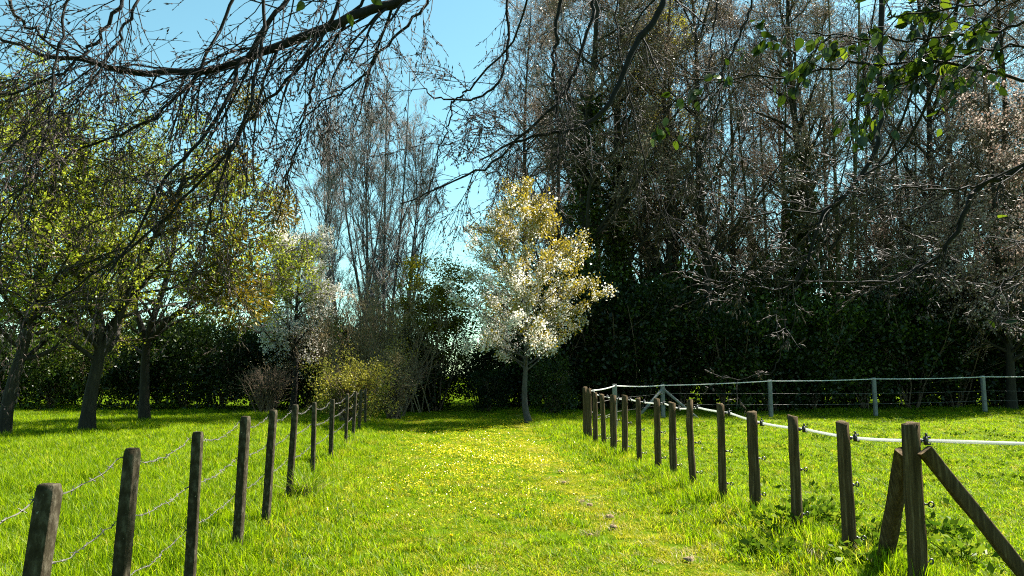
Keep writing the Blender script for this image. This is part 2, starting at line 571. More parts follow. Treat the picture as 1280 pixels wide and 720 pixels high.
def scatter(name, label, sources, pos, rot, scl, idx):
    """one object of kind stuff: sources instanced on points"""
    src = bpy.data.collections.new(name + '_sources')
    for k, me in enumerate(sources):
        o = bpy.data.objects.new('%s_%02d' % (name, k), me)
        src.objects.link(o)
    me = bpy.data.meshes.new(name)
    n = len(pos)
    me.vertices.add(n)
    me.vertices.foreach_set('co', np.asarray(pos, np.float32).ravel())
    for nm, arr in (('rot', rot), ('scl', scl)):
        a = me.attributes.new(nm, 'FLOAT_VECTOR', 'POINT')
        a.data.foreach_set('vector', np.asarray(arr, np.float32).ravel())
    a = me.attributes.new('idx', 'INT', 'POINT')
    a.data.foreach_set('value', np.asarray(idx, np.int32))
    o = ob(name, me)
    ng = bpy.data.node_groups.new(name, 'GeometryNodeTree')
    ng.interface.new_socket('Geometry', in_out='INPUT', socket_type='NodeSocketGeometry')
    ng.interface.new_socket('Geometry', in_out='OUTPUT', socket_type='NodeSocketGeometry')
    N, L = ng.nodes, ng.links
    gi, go = N.new('NodeGroupInput'), N.new('NodeGroupOutput')
    ci = N.new('GeometryNodeCollectionInfo')
    ci.inputs['Collection'].default_value = src
    ci.inputs['Separate Children'].default_value = True
    ci.inputs['Reset Children'].default_value = True
    ip = N.new('GeometryNodeInstanceOnPoints')
    ip.inputs['Pick Instance'].default_value = True

    def na(nm, ty):
        x = N.new('GeometryNodeInputNamedAttribute')
        x.data_type = ty
        x.inputs[0].default_value = nm
        return x.outputs[0]
    L.new(gi.outputs[0], ip.inputs['Points'])
    L.new(ci.outputs[0], ip.inputs['Instance'])
    L.new(na('idx', 'INT'), ip.inputs['Instance Index'])
    L.new(na('rot', 'FLOAT_VECTOR'), ip.inputs['Rotation'])
    L.new(na('scl', 'FLOAT_VECTOR'), ip.inputs['Scale'])
    L.new(ip.outputs[0], go.inputs[0])
    md = o.modifiers.new('scatter', 'NODES')
    md.node_group = ng
    return tag(o, label, None, None, 'stuff')


def patch_noise(x, y, f, ph=0.0):
    return (np.sin(x * f + ph) * np.sin(y * f * 0.8 + 1.7 * ph + 0.6) + 0.6 * np.sin(x * f * 2.1 + y * f * 1.3 + ph * 3) + 0.4 * np.sin(x * f * 0.6 - y * f * 3.1 + ph)) / 2.0


def field_points(rng, y0, y1, dens, xw=0.78, xo=1.5):
    """random ground points in the wedge the photograph looks over"""
    n = int(dens * (y1 - y0) * (xw * (y0 + y1) + 2 * xo))
    n = int(n)
    y = np.sqrt(rng.uniform(y0 ** 2, y1 ** 2, n))
    x = rng.uniform(-1, 1, n) * (xw * y + xo)
    return x, y


def build_grass():
    rng = np.random.default_rng(11)
    lush = [tuft(rng, 46, 0.13, 0.20, 0.0075, 0.9, M['grass'], 'lush_tuft') for _ in range(6)]
    yel = [tuft(rng, 46, 0.13, 0.13, 0.007, 1.0, M['grass_yellow'], 'yellow_tuft', 0.12) for _ in range(3)]
    dry = [tuft(rng, 30, 0.11, 0.14, 0.005, 1.6, M['grass_dry'], 'dry_tuft') for _ in range(2)]
    srcs = lush + yel + dry
    xs, ys = [], []
    for y0, y1, d in ((3.0, 7.5, 74), (7.5, 12, 62), (12, 18, 36), (18, 27, 20), (27, 40, 10)):
        x, y = field_points(rng, y0, y1, d)
        xs.append(x)
        ys.append(y)
    x, y = np.concatenate(xs), np.concatenate(ys)
    n = len(x)
    fl, fr = fence_l(y), fence_r(y)
    left = x < fl
    pad = (x > fr) & (y < 33) & (x > 1.85 + np.clip(y - 18.4, 0, None) * 0.32)
    path = ~left & ~pad
    cx = 0.5 * (fl + fr)
    hw = np.maximum(0.5 * (fr - fl), 0.4)
    edge = np.clip((np.abs(x - cx) / hw - 0.45) / 0.55, 0, 1)
    hs = np.ones(n)
    pn = patch_noise(x, y, 1.1) + 0.5 * patch_noise(x, y, 3.7, 2.0)
    hs = np.where(left, 0.85 + 0.3 * pn, hs)
    hs = np.where(path, 0.38 + 0.48 * edge + 0.2 * pn, hs)
    hs = np.where(pad, 0.42 + 0.16 * pn, hs)
    nearf = 0.15 * np.exp(-((x - fl) / 0.35) ** 2) + np.exp(-((x - fr) / 0.3) ** 2) * (y < 19)
    hs = hs + 0.4 * nearf
    trk = np.exp(-((x - track_x(y)) / 0.32) ** 2) * (y > 5)
    hs = hs * (1 - 0.45 * trk)
    hs = np.clip(hs, 0.22, 1.9) * rng.uniform(0.8, 1.2, n)
    xy = np.interp(y, [3, 8, 16, 30, 40], [0.95, 1.0, 1.2, 1.7, 2.2])
    p_y = np.where(path, 0.36 + 0.65 * trk + 0.18 * np.clip(1 - edge * 1.5, 0, 1), np.where(pad, 0.3 + 0.2 * pn, 0.08))
    p_d = 0.012 + 0.03 * trk + 0.03 * nearf
    idx = rng.integers(0, 6, n)
    k = rng.random(n)
    idx = np.where(k < p_y, 6 + rng.integers(0, 3, n), idx)
    idx = np.where(k > 1 - p_d, 9 + rng.integers(0, 2, n), idx)
    pos = np.stack([x, y, height(x, y)], -1)
    tilt = rng.normal(size=(n, 2)) * 0.09
    rot = np.stack([tilt[:, 0], tilt[:, 1], rng.random(n) * 2 * PI], -1)
    scl = np.stack([xy, xy, hs], -1)
    for nm, mask, lb in (('orchard_grass', left, 'tall lush bright green grass of the orchard left of the concrete posts'),
                         ('path_grass', path, 'bright green grass of the path between the two fences, short down the middle'),
                         ('paddock_grass', pad, 'short grazed yellow green grass of the paddock right of the wooden posts')):
        scatter(nm, lb, srcs, pos[mask], rot[mask], scl[mask], idx[mask])
    # buttercups down the middle of the path
    fl_src = [flower_mesh(rng, 'buttercup', 2, 0.14, 0.10, 0.0175) for _ in range(4)]
    n = 8500
    y = rng.uniform(8.0, 27, n)
    t = rng.normal(0, 0.46, n)
    x = -0.55 + 0.02 * (12 - y) + t * 1.9
    den = np.exp(-((y - 14.0) / 4.5) ** 2) * np.clip(0.45 + 0.8 * patch_noise(x, y, 1.7, 1.0), 0.08, 1) + 0.05
    keep = (rng.random(n) < den) & (x > fence_l(y) + 0.4) & (x < fence_r(y) - 0.4)
    x, y = x[keep], y[keep]
    n = len(x)
    s_ = rng.uniform(0.8, 1.3, n) * np.interp(y, [8, 26], [1.0, 1.5])
    scatter('buttercup_flowers', 'small yellow buttercups scattered over the middle of the path', fl_src, np.stack([x, y, height(x, y)], -1), np.stack([0 * x, 0 * x, rng.random(n) * 6.28], -1), np.stack([s_, s_, rng.uniform(0.8, 1.2, n)], -1), rng.integers(0, 4, n))
    # broad-leaved weeds of the paddock
    ws = [weed_mesh(rng, 'paddock_weed', 14, 0.14, 0.07, M['weed']) for _ in range(4)]
    x, y = field_points(rng, 5, 33, 5.0)
    keep = (x > fence_r(y) + 0.15) & (x > 1.85 + np.clip(y - 18.4, 0, None) * 0.45) & (patch_noise(x, y, 1.3, 4.0) + 0.6 * patch_noise(x, y, 4.0, 1.0) > rng.uniform(-0.5, 0.9, len(x)))
    x, y = x[keep], y[keep]
    n = len(x)
    s_ = rng.uniform(0.6, 1.3, n)
    scatter('paddock_weeds', 'low dark broad-leaved weeds in patches over the paddock', ws, np.stack([x, y, height(x, y)], -1), np.stack([0 * x, 0 * x, rng.random(n) * 6.28], -1), np.stack([s_, s_, s_], -1), rng.integers(0, 4, n))


build_grass()


# ------------------------------------------------------------------ left fence: concrete posts and barbed wire
def concrete_post(rng, h, w):
    """square post, chamfered round its head, slightly worn edges"""
    zs = [-0.25, 0.0, h * 0.3, h * 0.6, h - 0.035, h - 0.008, h]
    ws = [1.0, 1.0, 1.0, 0.99, 0.98, 0.88, 0.74]
    V, Q = [], []
    prof = np.array([[1, .94], [.94, 1], [-.94, 1], [-1, .94], [-1, -.94], [-.94, -1], [.94, -1], [1, -.94]], float) * 0.5
    for z, s_ in zip(zs, ws):
        p = prof * w * s_ + rng.normal(size=prof.shape) * 0.0014
        V.append(np.concatenate([p, np.full((8, 1), z)], 1))
    V = np.concatenate(V)
    for i in range(len(zs) - 1):
        for j in range(8):
            Q.append([i * 8 + j, i * 8 + (j + 1) % 8, (i + 1) * 8 + (j + 1) % 8, (i + 1) * 8 + j])
    b = (len(zs) - 1) * 8
    Q += [[b, b + 1, b + 6, b + 7], [b + 1, b + 2, b + 5, b + 6], [b + 2, b + 3, b + 4, b + 5]]
    return V, Q


def rotm(ax, ay, az=0.0):
    ca, sa, cb, sb, cc, sc = math.cos(ax), math.sin(ax), math.cos(ay), math.sin(ay), math.cos(az), math.sin(az)
    rx = np.array([[1, 0, 0], [0, ca, -sa], [0, sa, ca]])
    ry = np.array([[cb, 0, sb], [0, 1, 0], [-sb, 0, cb]])
    rz = np.array([[cc, -sc, 0], [sc, cc, 0], [0, 0, 1]])
    return rz @ ry @ rx


def build_left_fence():
    rng = np.random.default_rng(5)
    root = thing('barbed_wire_fence', 'line of dark weathered concrete posts with sagging barbed wire along the left of the path', 'fence')
    Ys = [1.95, 2.93, 3.9, 5.2, 6.6, 7.85, 9.3, 11.5, 14.0, 17.2, 19.3, 21.4, 24.4, 27.5, 30.5, 33.0]
    Hs = [1.2, 1.18, 1.23, 1.22, 1.25, 1.25, 1.25, 1.2, 1.17, 1.2, 1.2, 1.22, 1.2, 1.22, 1.2, 1.2]
    ln = [.05, .055, .05, .02, .035, .03, .04, .02, .015, .03, .035, .04, .0, .02, .0, .0]
    rz0 = -0.05
    tops = []
    for Y, h, l in zip(Ys, Hs, ln):
        x = float(fence_l(Y))
        z = float(height(x, Y))
        V, Q = concrete_post(rng, h - z, 0.066 * rng.uniform(0.9, 1.1))
        R = rotm(rng.normal() * 0.025, l + rng.normal() * 0.012, rz0 + rng.normal() * 0.08)
        g = Geo()
        g.add(np.zeros((0, 3)))
        g.add(V, Q)
        o = ob('post', g.mesh('concrete_post', M['concrete']), root, (x, Y, z))
        from mathutils import Matrix
        o.rotation_euler = Matrix(R.tolist()).to_euler()
        tops.append((np.array([x, Y, z]), R, h - z))
    side = np.array([-0.046, -0.012, 0])
    for k, dz in enumerate((-0.055, -0.36, -0.66)):
        pts = []
        att = [b + R @ (side + np.array([0, 0, h + dz + rng.normal() * 0.012])) for b, R, h in tops]
        start = att[0] + (att[0] - att[1])
        att = [start] + att
        barb_at = []
        line = []
        for a, b in zip(att[:-1], att[1:]):
            d = np.linalg.norm(b - a)
            n = max(10, int(d / 0.06)) if a[1] < 15 else 14
            sag = (0.06 if k == 0 else 0.03) * min(d, 1.4) * rng.uniform(0.6, 1.2)
            skew = rng.uniform(0.8, 1.4)
            t = np.linspace(0, 1, n)
            p = a + (b - a) * t[:, None]
            p[:, 2] -= sag * 4 * t ** skew * (1 - t ** skew)
            wob = rng.normal(size=(n, 3)) * 0.0045
            wob[0] = wob[-1] = 0
            line.append((p + wob)[:-1])
        line.append(att[-1][None])
        P = np.concatenate(line)
        g = Geo()
        s_ = np.arange(len(P)) * 2.4
        off = np.stack([np.cos(s_), 0 * s_, np.sin(s_)], -1) * 0.0019
        rr = np.full(len(P), 0.0018)
        g.tube(P + off, rr, 4)
        g.tube(P - off, rr, 4)
        wo = ob('wire', g.mesh('barbed_wire_strand', M['wire']), root)
        # barbs about every 11 cm
        seg = np.linalg.norm(np.diff(P, axis=0), axis=1)
        cum = np.concatenate([[0], np.cumsum(seg)])
        ss = np.arange(0.03, cum[-1], 0.11)
        ss = ss[ss < 26]
        C = np.stack([np.interp(ss, cum, P[:, i]) for i in range(3)], -1)
        g = Geo()
        for s2 in range(2):
            D = unit(rng.normal(size=(len(C), 3))) * 0.019
            g.tube(np.stack([C - D, C, C + D], 1), np.full((len(C), 3), 0.0019), 3)
        # coil round the strand at each barb
        D = np.tile(np.array([[0.0, 1.0, 0]]), (len(C), 1)) * 0.009
        g.tube(np.stack([C - D, C, C + D], 1), np.tile([0.003, 0.0052, 0.003], (len(C), 1)), 5)
        tag(ob('barbs', g.mesh('barbs', M['wire']), wo), None, None, None, 'stuff')


build_left_fence()


# ------------------------------------------------------------------ right fence: split wooden posts, white tape
def wood_post(rng, h, w, bow=0.0):
    n, k = 9, 9
    z = np.concatenate([[-0.25], np.linspace(0, h, n - 1)])
    base = np.array([1, .93, 1.04, .9, 1.05, .95, 1.0, .92, 1.03]) * (1 + rng.normal(size=k) * 0.09)
    ang = np.arange(k) * 2 * PI / k + rng.normal(size=k) * 0.1
    V = []
    for i in range(n):
        f = max(z[i], 0) / h
        rr = base * w * 0.5 * (1.03 - 0.08 * f) * (1 + rng.normal(size=k) * 0.025)
        cx = bow * math.sin(f * PI) + rng.normal() * 0.002
        zz = np.full(k, z[i])
        if i == n - 1:
            zz = zz + np.cos(ang - rng.random() * 6) * 0.012 + rng.normal(size=k) * 0.004
        V.append(np.stack([cx + rr * np.cos(ang), rr * np.sin(ang), zz], -1))
    top_c = V[-1].mean(0) + np.array([0, 0, 0.004])
    V = np.concatenate(V + [top_c[None]])
    Q, T = [], []
    for i in range(n - 1):
        for j in range(k):
            Q.append([i * k + j, i * k + (j + 1) % k, (i + 1) * k + (j + 1) % k, (i + 1) * k + j])
    b = (n - 1) * k
    for j in range(k):
        T.append([b + j, b + (j + 1) % k, n * k])
    return V, Q, T


def insulator_mesh(ring=True):
    g = Geo()
    g.tube(np.array([[-0.03, 0, 0], [0.045, 0, 0]]), np.array([0.006, 0.006]), 6, cap=True)
    if ring:
        th = np.linspace(0, 2 * PI, 11)
        P = np.stack([0.063 + 0.018 * np.cos(th), 0 * th, 0.018 * np.sin(th)], -1)
        g.tube(P, np.full(11, 0.0065), 5)
        g.tube(np.array([[0.0, 0, 0], [0.02, 0, 0]]), np.array([0.014, 0.013]), 8, cap=True)
    else:
        g.box((0.05, 0, 0.0), (0.012, 0.012, 0.03))
        g.box((0.067, 0, 0.026), (0.016, 0.010, 0.007))
        g.box((0.067, 0, -0.024), (0.016, 0.010, 0.007))
        g.tube(np.array([[0.0, 0, 0], [0.02, 0, 0]]), np.array([0.017, 0.015]), 8, cap=True)
        g.box((0.055, 0, 0.042), (0.006, 0.008, 0.014))
    return g.mesh('insulator', M['black_plastic'])


def tape_strip(P, half, thick=0.0015):
    """flat upright ribbon along P"""
    P = np.asarray(P, float)
    T = unit(np.gradient(P, axis=0))
    up = np.array([0, 0, 1.0])
    S_ = unit(np.cross(T, up))
    U = np.cross(S_, T)
    n = len(P)
    V = np.stack([P - U * half - S_ * thick, P + U * half - S_ * thick, P + U * half + S_ * thick, P - U * half + S_ * thick], 1).reshape(-1, 3)
    i = np.arange(n - 1)[:, None] * 4
    j = np.arange(4)[None]
    Q = np.stack([i + j, i + (j + 1) % 4, i + 4 + (j + 1) % 4, i + 4 + j], -1).reshape(-1, 4)
    g = Geo()
    g.add(V, Q)
    return g.mesh('tape', M['tape'])


def sag_line(pts, sag, n=9):
    out = []
    for a, b in zip(pts[:-1], pts[1:]):
        t = np.linspace(0, 1, n)
        p = np.asarray(a) + (np.asarray(b) - np.asarray(a)) * t[:, None]
        p[:, 2] -= sag * 4 * t * (1 - t) * np.linalg.norm(np.asarray(b) - np.asarray(a)) / 1.5
        out.append(p[:-1])
    out.append(np.asarray(pts[-1])[None])
    return np.concatenate(out)


def build_right_fence():
    rng = np.random.default_rng(8)
    root = thing('electric_fence', 'row of rough wooden posts carrying white tape right of the path, nearest post braced', 'fence')
    # photo columns of the posts: (px at mid height, head row, width m, lean, bow)
    posts = [(1148, 529, .15, .012, .0), (1064, 528, .135, -.012, .0), (997.5, 520, .125, .005, .0), (945, 515, .115, .0, .0), (904, 505, .12, .005, .0),
             (867.5, 500, .12, -.02, -.02), (842, 503, .115, .005, .0), (823, 498, .13, .0, .0), (799.5, 498, .12, .0, .0), (781, 494, .13, .02, .0),
             (767.5, 494, .14, .0, .0), (755.5, 493, .13, -.03, .0), (744.5, 491, .12, .0, .0), (737, 486, .15, .0, .0), (732, 484, .14, .0, .0)]
    ring, clip = insulator_mesh(True), insulator_mesh(False)
    tape_pts = []
    for i, (px, py, w, lean, bow) in enumerate(posts):
        Y = 3279 / (px - 555.0)
        if i >= 13:
            Y = 18.6 + (i - 13) * 0.5
        b = at(px, 470 + FPX * EYE / Y, Y)
        x = b[0]
        z = float(height(x, Y))
        top = at(px, py, Y)[2]
        h = top - z
        w *= 0.82 * rng.uniform(0.92, 1.08)
        V, Q, T = wood_post(rng, h, w, bow)
        g = Geo()
        g.add(V, Q, T)
        o = ob('post', g.mesh('wooden_post', M['wood']), root, (x, Y, z))
        o.rotation_euler = (rng.normal() * 0.01, lean, 0)
        hs = {0: 1.145, 1: 1.125, 2: 1.1, 3: 1.135, 4: 1.14, 5: 1.16}.get(i, 1.15 + 0.012 * (i - 5))
        hs = min(hs, h - 0.05)
        off = w * 0.5
        c = ob('insulator', clip, o, (off, 0.0, hs - z))
        for hh in (0.68, 0.26):
            q = ob('insulator', ring, o, (off, 0.01, hh + rng.normal() * 0.02 - z))
            q.rotation_euler = (rng.normal() * 0.1, 0, rng.normal() * 0.3)
        tape_pts.append(np.array([x + off + lean * hs + 0.062, Y, hs]))
    # tape to the right of the end post, along the posts, round the corner
    far = [np.array([x, y, z]) for x, y, z in FAR_TAPE]
    right = tape_pts[0] + np.array([4.2, 0.25, -0.045])
    P = sag_line([right] + tape_pts, 0.012)
    ob('tape', tape_strip(P, 0.0125), root)
    # two braces of the end post
    e = tape_pts[0]
    px0, py0 = posts[0][0], 0
    Y0 = 3279 / (1148 - 555.0)
    X0 = at(1148, 470 + FPX * EYE / Y0, Y0)[0]

    def brace(a, b, w, t, twist=0.0):
        a, b = np.asarray(a, float), np.asarray(b, float)
        n = 8
        P_ = a + (b - a) * np.linspace(0, 1, n)[:, None]
        d = unit(b - a)
        s1 = unit(np.cross(d, [math.sin(twist), math.cos(twist), 0.0]))
        s2 = np.cross(d, s1)
        prof = np.array([[1, .7], [.8, 1], [-.8, 1], [-1, .75], [-1, -.8], [-.75, -1], [.8, -1], [1, -.8]])
        V = []
        for p in P_:
            pr = prof * (1 + rng.normal(size=(8, 1)) * 0.04)
            V.append(p + pr[:, :1] * s1 * w * 0.5 + pr[:, 1:] * s2 * t * 0.5)
        V = np.concatenate(V)
        Q = [[i * 8 + j, i * 8 + (j + 1) % 8, (i + 1) * 8 + (j + 1) % 8, (i + 1) * 8 + j] for i in range(n - 1) for j in range(8)]
        for bse, flip in ((0, 1), ((n - 1) * 8, 0)):
            Q += [[bse, bse + 1, bse + 6, bse + 7], [bse + 1, bse + 2, bse + 5, bse + 6], [bse + 2, bse + 3, bse + 4, bse + 5]]
        g = Geo()
        g.add(V, Q)
        return ob('brace', g.mesh('brace', M['wood']), root)
    brace((X0 + 0.055, Y0 - 0.10, 1.07), (X0 + 0.90, Y0 - 0.18, -0.10), 0.095, 0.07)
    brace((X0 - 0.005, Y0 + 0.075, 1.04), (X0 + 0.11, Y0 + 0.78, -0.08), 0.11, 0.08, 1.2)


CORNER = (1.92, 18.6)
FAR_POSTS = [(768, 23.6, 480, 0.13), (828, 28.8, 480, 0.14), (962, 29.0, 474.5, 0.13), (1092, 30.8, 472, 0.13), (1228, 32.6, 469.5, 0.14), (1370, 34.2, 467, 0.14)]
FAR_TAPE = [(CORNER[0] + 0.05, CORNER[1], 1.24)]


def build_far_fence():
    rng = np.random.default_rng(21)
    root = thing('paddock_fence', 'pale square posts with a thin white top line along the far side of the paddock', 'fence')
    pts = [np.array([CORNER[0] + 0.1, CORNER[1] + 0.1, 1.24])]
    bases = [np.array([CORNER[0] + 0.1, CORNER[1] + 0.1, 0])]
    for i, (px, Y, py, w) in enumerate(FAR_POSTS):
        p = at(px, py, Y)
        x, h = p[0], p[2]
        z = float(height(x, Y))
        V, Q = concrete_post(rng, h - z, w)
        g = Geo()
        g.add(V, Q)
        o = ob('post', g.mesh('pale_post', M['pale_post']), root, (x, Y, z), 0.1)
        pts.append(np.array([x, Y - w * 0.5 - 0.02, h - 0.055]))
        bases.append(np.array([x, Y - w * 0.5 - 0.02, z]))
        if i == 1:
            for dx, dy in ((-1.15, -0.5), (1.35, -0.05)):
                g = Geo()
                a, b = np.array([x + np.sign(dx) * 0.05, Y - 0.05, h - 0.22]), np.array([x + dx, Y + dy, -0.05])
                g.tube(np.stack([a, b]), np.array([0.055, 0.055]), 6, cap=True)
                ob('brace', g.mesh('pale_brace', M['pale_post']), root)
    ob('tape', tape_strip(sag_line(pts, 0.008), 0.018, 0.004), root)
    for hh in (0.92, 0.5):
        wp = [b + np.array([0, 0, hh]) for b in bases]
        P = sag_line(wp, 0.004)
        g = Geo()
        g.tube(P, np.full(len(P), 0.006), 4)
        ob('wire', g.mesh('plain_wire', M['wire']), root)


build_right_fence()
build_far_fence()


# ------------------------------------------------------------------ trees
def ellipsoid_clumps(rng, n, c, r, bias=0.35, zpow=1.0):
    d = unit(rng.normal(size=(n, 3)))
    rad = rng.random(n) ** bias
    return np.asarray(c) + d * rad[:, None] * np.asarray(r), d


def leaf_cloud(g, rng, centers, dirs, per, spread, size, up=0.3, wratio=0.6, tint=None):
    m = len(centers)
    C = np.repeat(centers, per, 0) + rng.normal(size=(m * per, 3)) * spread
    D = np.repeat(dirs, per, 0) * 0.6 + rng.normal(size=(m * per, 3)) * 0.8 + np.array([0, 0, up])
    Ln = size * rng.uniform(0.6, 1.3, m * per)
    if tint is None:
        tint = 0.6 * np.repeat(rng.random(m), per) + 0.4 * rng.random(m * per)
    g.leaves(C, D, Ln, Ln * wratio, rng, tint)


def leaves_on(g, rng, par, c, size, spread=0.04, t=(0.2, 1.0), wratio=0.6, up=0.2, tint=None):
    P, R = par
    idx = np.repeat(np.arange(len(P)), c)
    pos, tan, _, _ = along(P, idx, rng.uniform(t[0], t[1], len(idx)))
    D = tan * 0.5 + rng.normal(size=pos.shape) * 0.8 + np.array([0, 0, up])
    Ln = size * rng.uniform(0.6, 1.3, len(idx))
    if tint is None:
        tint = 0.5 * rng.random(len(P))[idx] + 0.5 * rng.random(len(idx))
    g.leaves(pos + rng.normal(size=pos.shape) * spread, D, Ln, Ln * wratio, rng, tint)


def bare_tree_parts(seed, H, r0, limbs, subs, tw, fine, limb_L, bark, twig, lt=(1.0, 0.35), ang=48, t0=0.28, trop=0.06, buds=4, bud_size=0.06, ivy=0.0, bud_mat='bud', forks=1, wob=0.35, sang=42, spread=(0.05, 0.13)):
    rng = np.random.default_rng(seed)
    stems = []
    if forks == 1:
        pts = [[0, 0, -0.2]] + [[rng.normal() * wob * f, rng.normal() * wob * f, H * f] for f in (0.2, 0.45, 0.7, 1.0)]
        tr = trunk_line(rng, pts, r0, r0 * 0.12, 14)
    else:
        Ps, Rs = [], []
        for k in range(forks):
            a = k * 2 * PI / forks + rng.normal() * 0.4
            sp = H * rng.uniform(*spread)
            d = np.array([math.cos(a), math.sin(a), 0])
            pts = [[0, 0, -0.2], d * 0.08 + [0, 0, H * 0.07], d * sp * 0.4 + [0, 0, H * 0.3], d * sp * 0.8 + [0, 0, H * 0.65], d * sp + [0, 0, H * rng.uniform(0.88, 1.05)]]
            P, R = trunk_line(rng, pts, r0 * rng.uniform(0.6, 0.8), r0 * 0.08, 14)
            Ps.append(P[0])
            Rs.append(R[0])
        tr = np.stack(Ps), np.stack(Rs)
    l1 = kids(rng, tr, limbs // forks, (t0, 0.98), (ang, 10), limb_L, lt, 8, 0.10, (0, 0, trop), 0.5, 0.015, 0.25)
    l2 = kids(rng, l1, subs, (0.2, 1.0), (sang, 12), limb_L * 0.38, (1.0, 0.5), 5, 0.12, (0, 0, trop * 0.8), 0.55, 0.014, 0.4)
    l3 = kids(rng, l2, tw, (0.15, 1.0), (sang - 2, 14), limb_L * 0.17, (1.0, 0.6), 4, 0.14, (0, 0, trop * 0.5), 0.6, 0.010, 0.5)
    l4 = kids(rng, l3, fine, (0.1, 1.0), (42, 14), limb_L * 0.085, (1.0, 0.7), 3, 0.12, (0, 0, 0.02), 0.7, 0.008, 0.6)
    g = Geo()
    g.tube(*tr, k=9)
    g.tube(*l1, k=5)
    out = [('trunk', g.mesh('trunk', bark, True))]
    g = Geo()
    g.tube(*l2, k=3)
    g.tube(*l3, k=3)
    g.tube(*l4, k=3)
    out.append(('twigs', g.mesh('twigs', twig)))
    if buds:
        g = Geo()
        leaves_on(g, rng, l4, buds, bud_size, 0.03, (0.2, 1.0), 0.5)
        out.append(('buds', g.mesh('buds', M[bud_mat])))
    if ivy:
        g = Geo()
        n = int(ivy * 42)
        t = rng.uniform(0.0, ivy / H, n)
        pos, tan, _, _ = along(tr[0], np.zeros(n, int), t)
        az = rng.random(n) * 2 * PI
        d = np.stack([np.cos(az), np.sin(az), 0 * az], -1)
        rad = r0 * (1.0 + 1.1 * rng.random(n) * (1 + np.sin(t * 37) * 0.4))
        leaf_cloud(g, rng, pos + d * rad[:, None], d, 16, 0.16, 0.15, 0.0, 0.8)
        out.append(('ivy', g.mesh('ivy', M['ivy'])))
    return out


def shrub_parts(seed, r, mat, n_clumps=70, per=60, leaf=0.13, spread=0.28, bias=0.35, stems=10, twig_mat=None, wratio=0.55, ragged=0.15):
    """bushy shrub: stems from the base and leaves in clumps over an uneven volume; r = half width, half depth, height"""
    rng = np.random.default_rng(seed)
    c, d = ellipsoid_clumps(rng, n_clumps, (0, 0, r[2] * 0.52), (r[0], r[1], r[2] * 0.5), bias)
    c = c + d * rng.normal(size=(n_clumps, 1)) * ragged * r[0]
    c[:, 2] = np.maximum(c[:, 2], 0.15)
    g = Geo()
    leaf_cloud(g, rng, c, d, per, spread, leaf, 0.25, wratio)
    cr = g.mesh('crown', mat)
    az = rng.random(stems) * 2 * PI
    D = np.stack([np.cos(az) * 0.35, np.sin(az) * 0.35, np.ones(stems)], -1)
    P = march(np.zeros((stems, 3)) + rng.normal(size=(stems, 3)) * [0.15, 0.15, 0], D, r[2] * 0.85, 6, 0.12, (0, 0, 0.02), rng)
    R = np.full((stems, 1), 0.04) * np.linspace(1, 0.3, 6)[None]
    s2 = kids(rng, (P, R), 8, (0.2, 1), (45, 12), r[2] * 0.35, (1, 0.6), 5, 0.12, (0, 0, 0.03), 0.5, 0.008, 0.4)
    g = Geo()
    g.tube(P, R, 5)
    g.tube(*s2, k=3)
    return [('stems', g.mesh('stems', twig_mat or M['twig'])), ('crown', cr)]


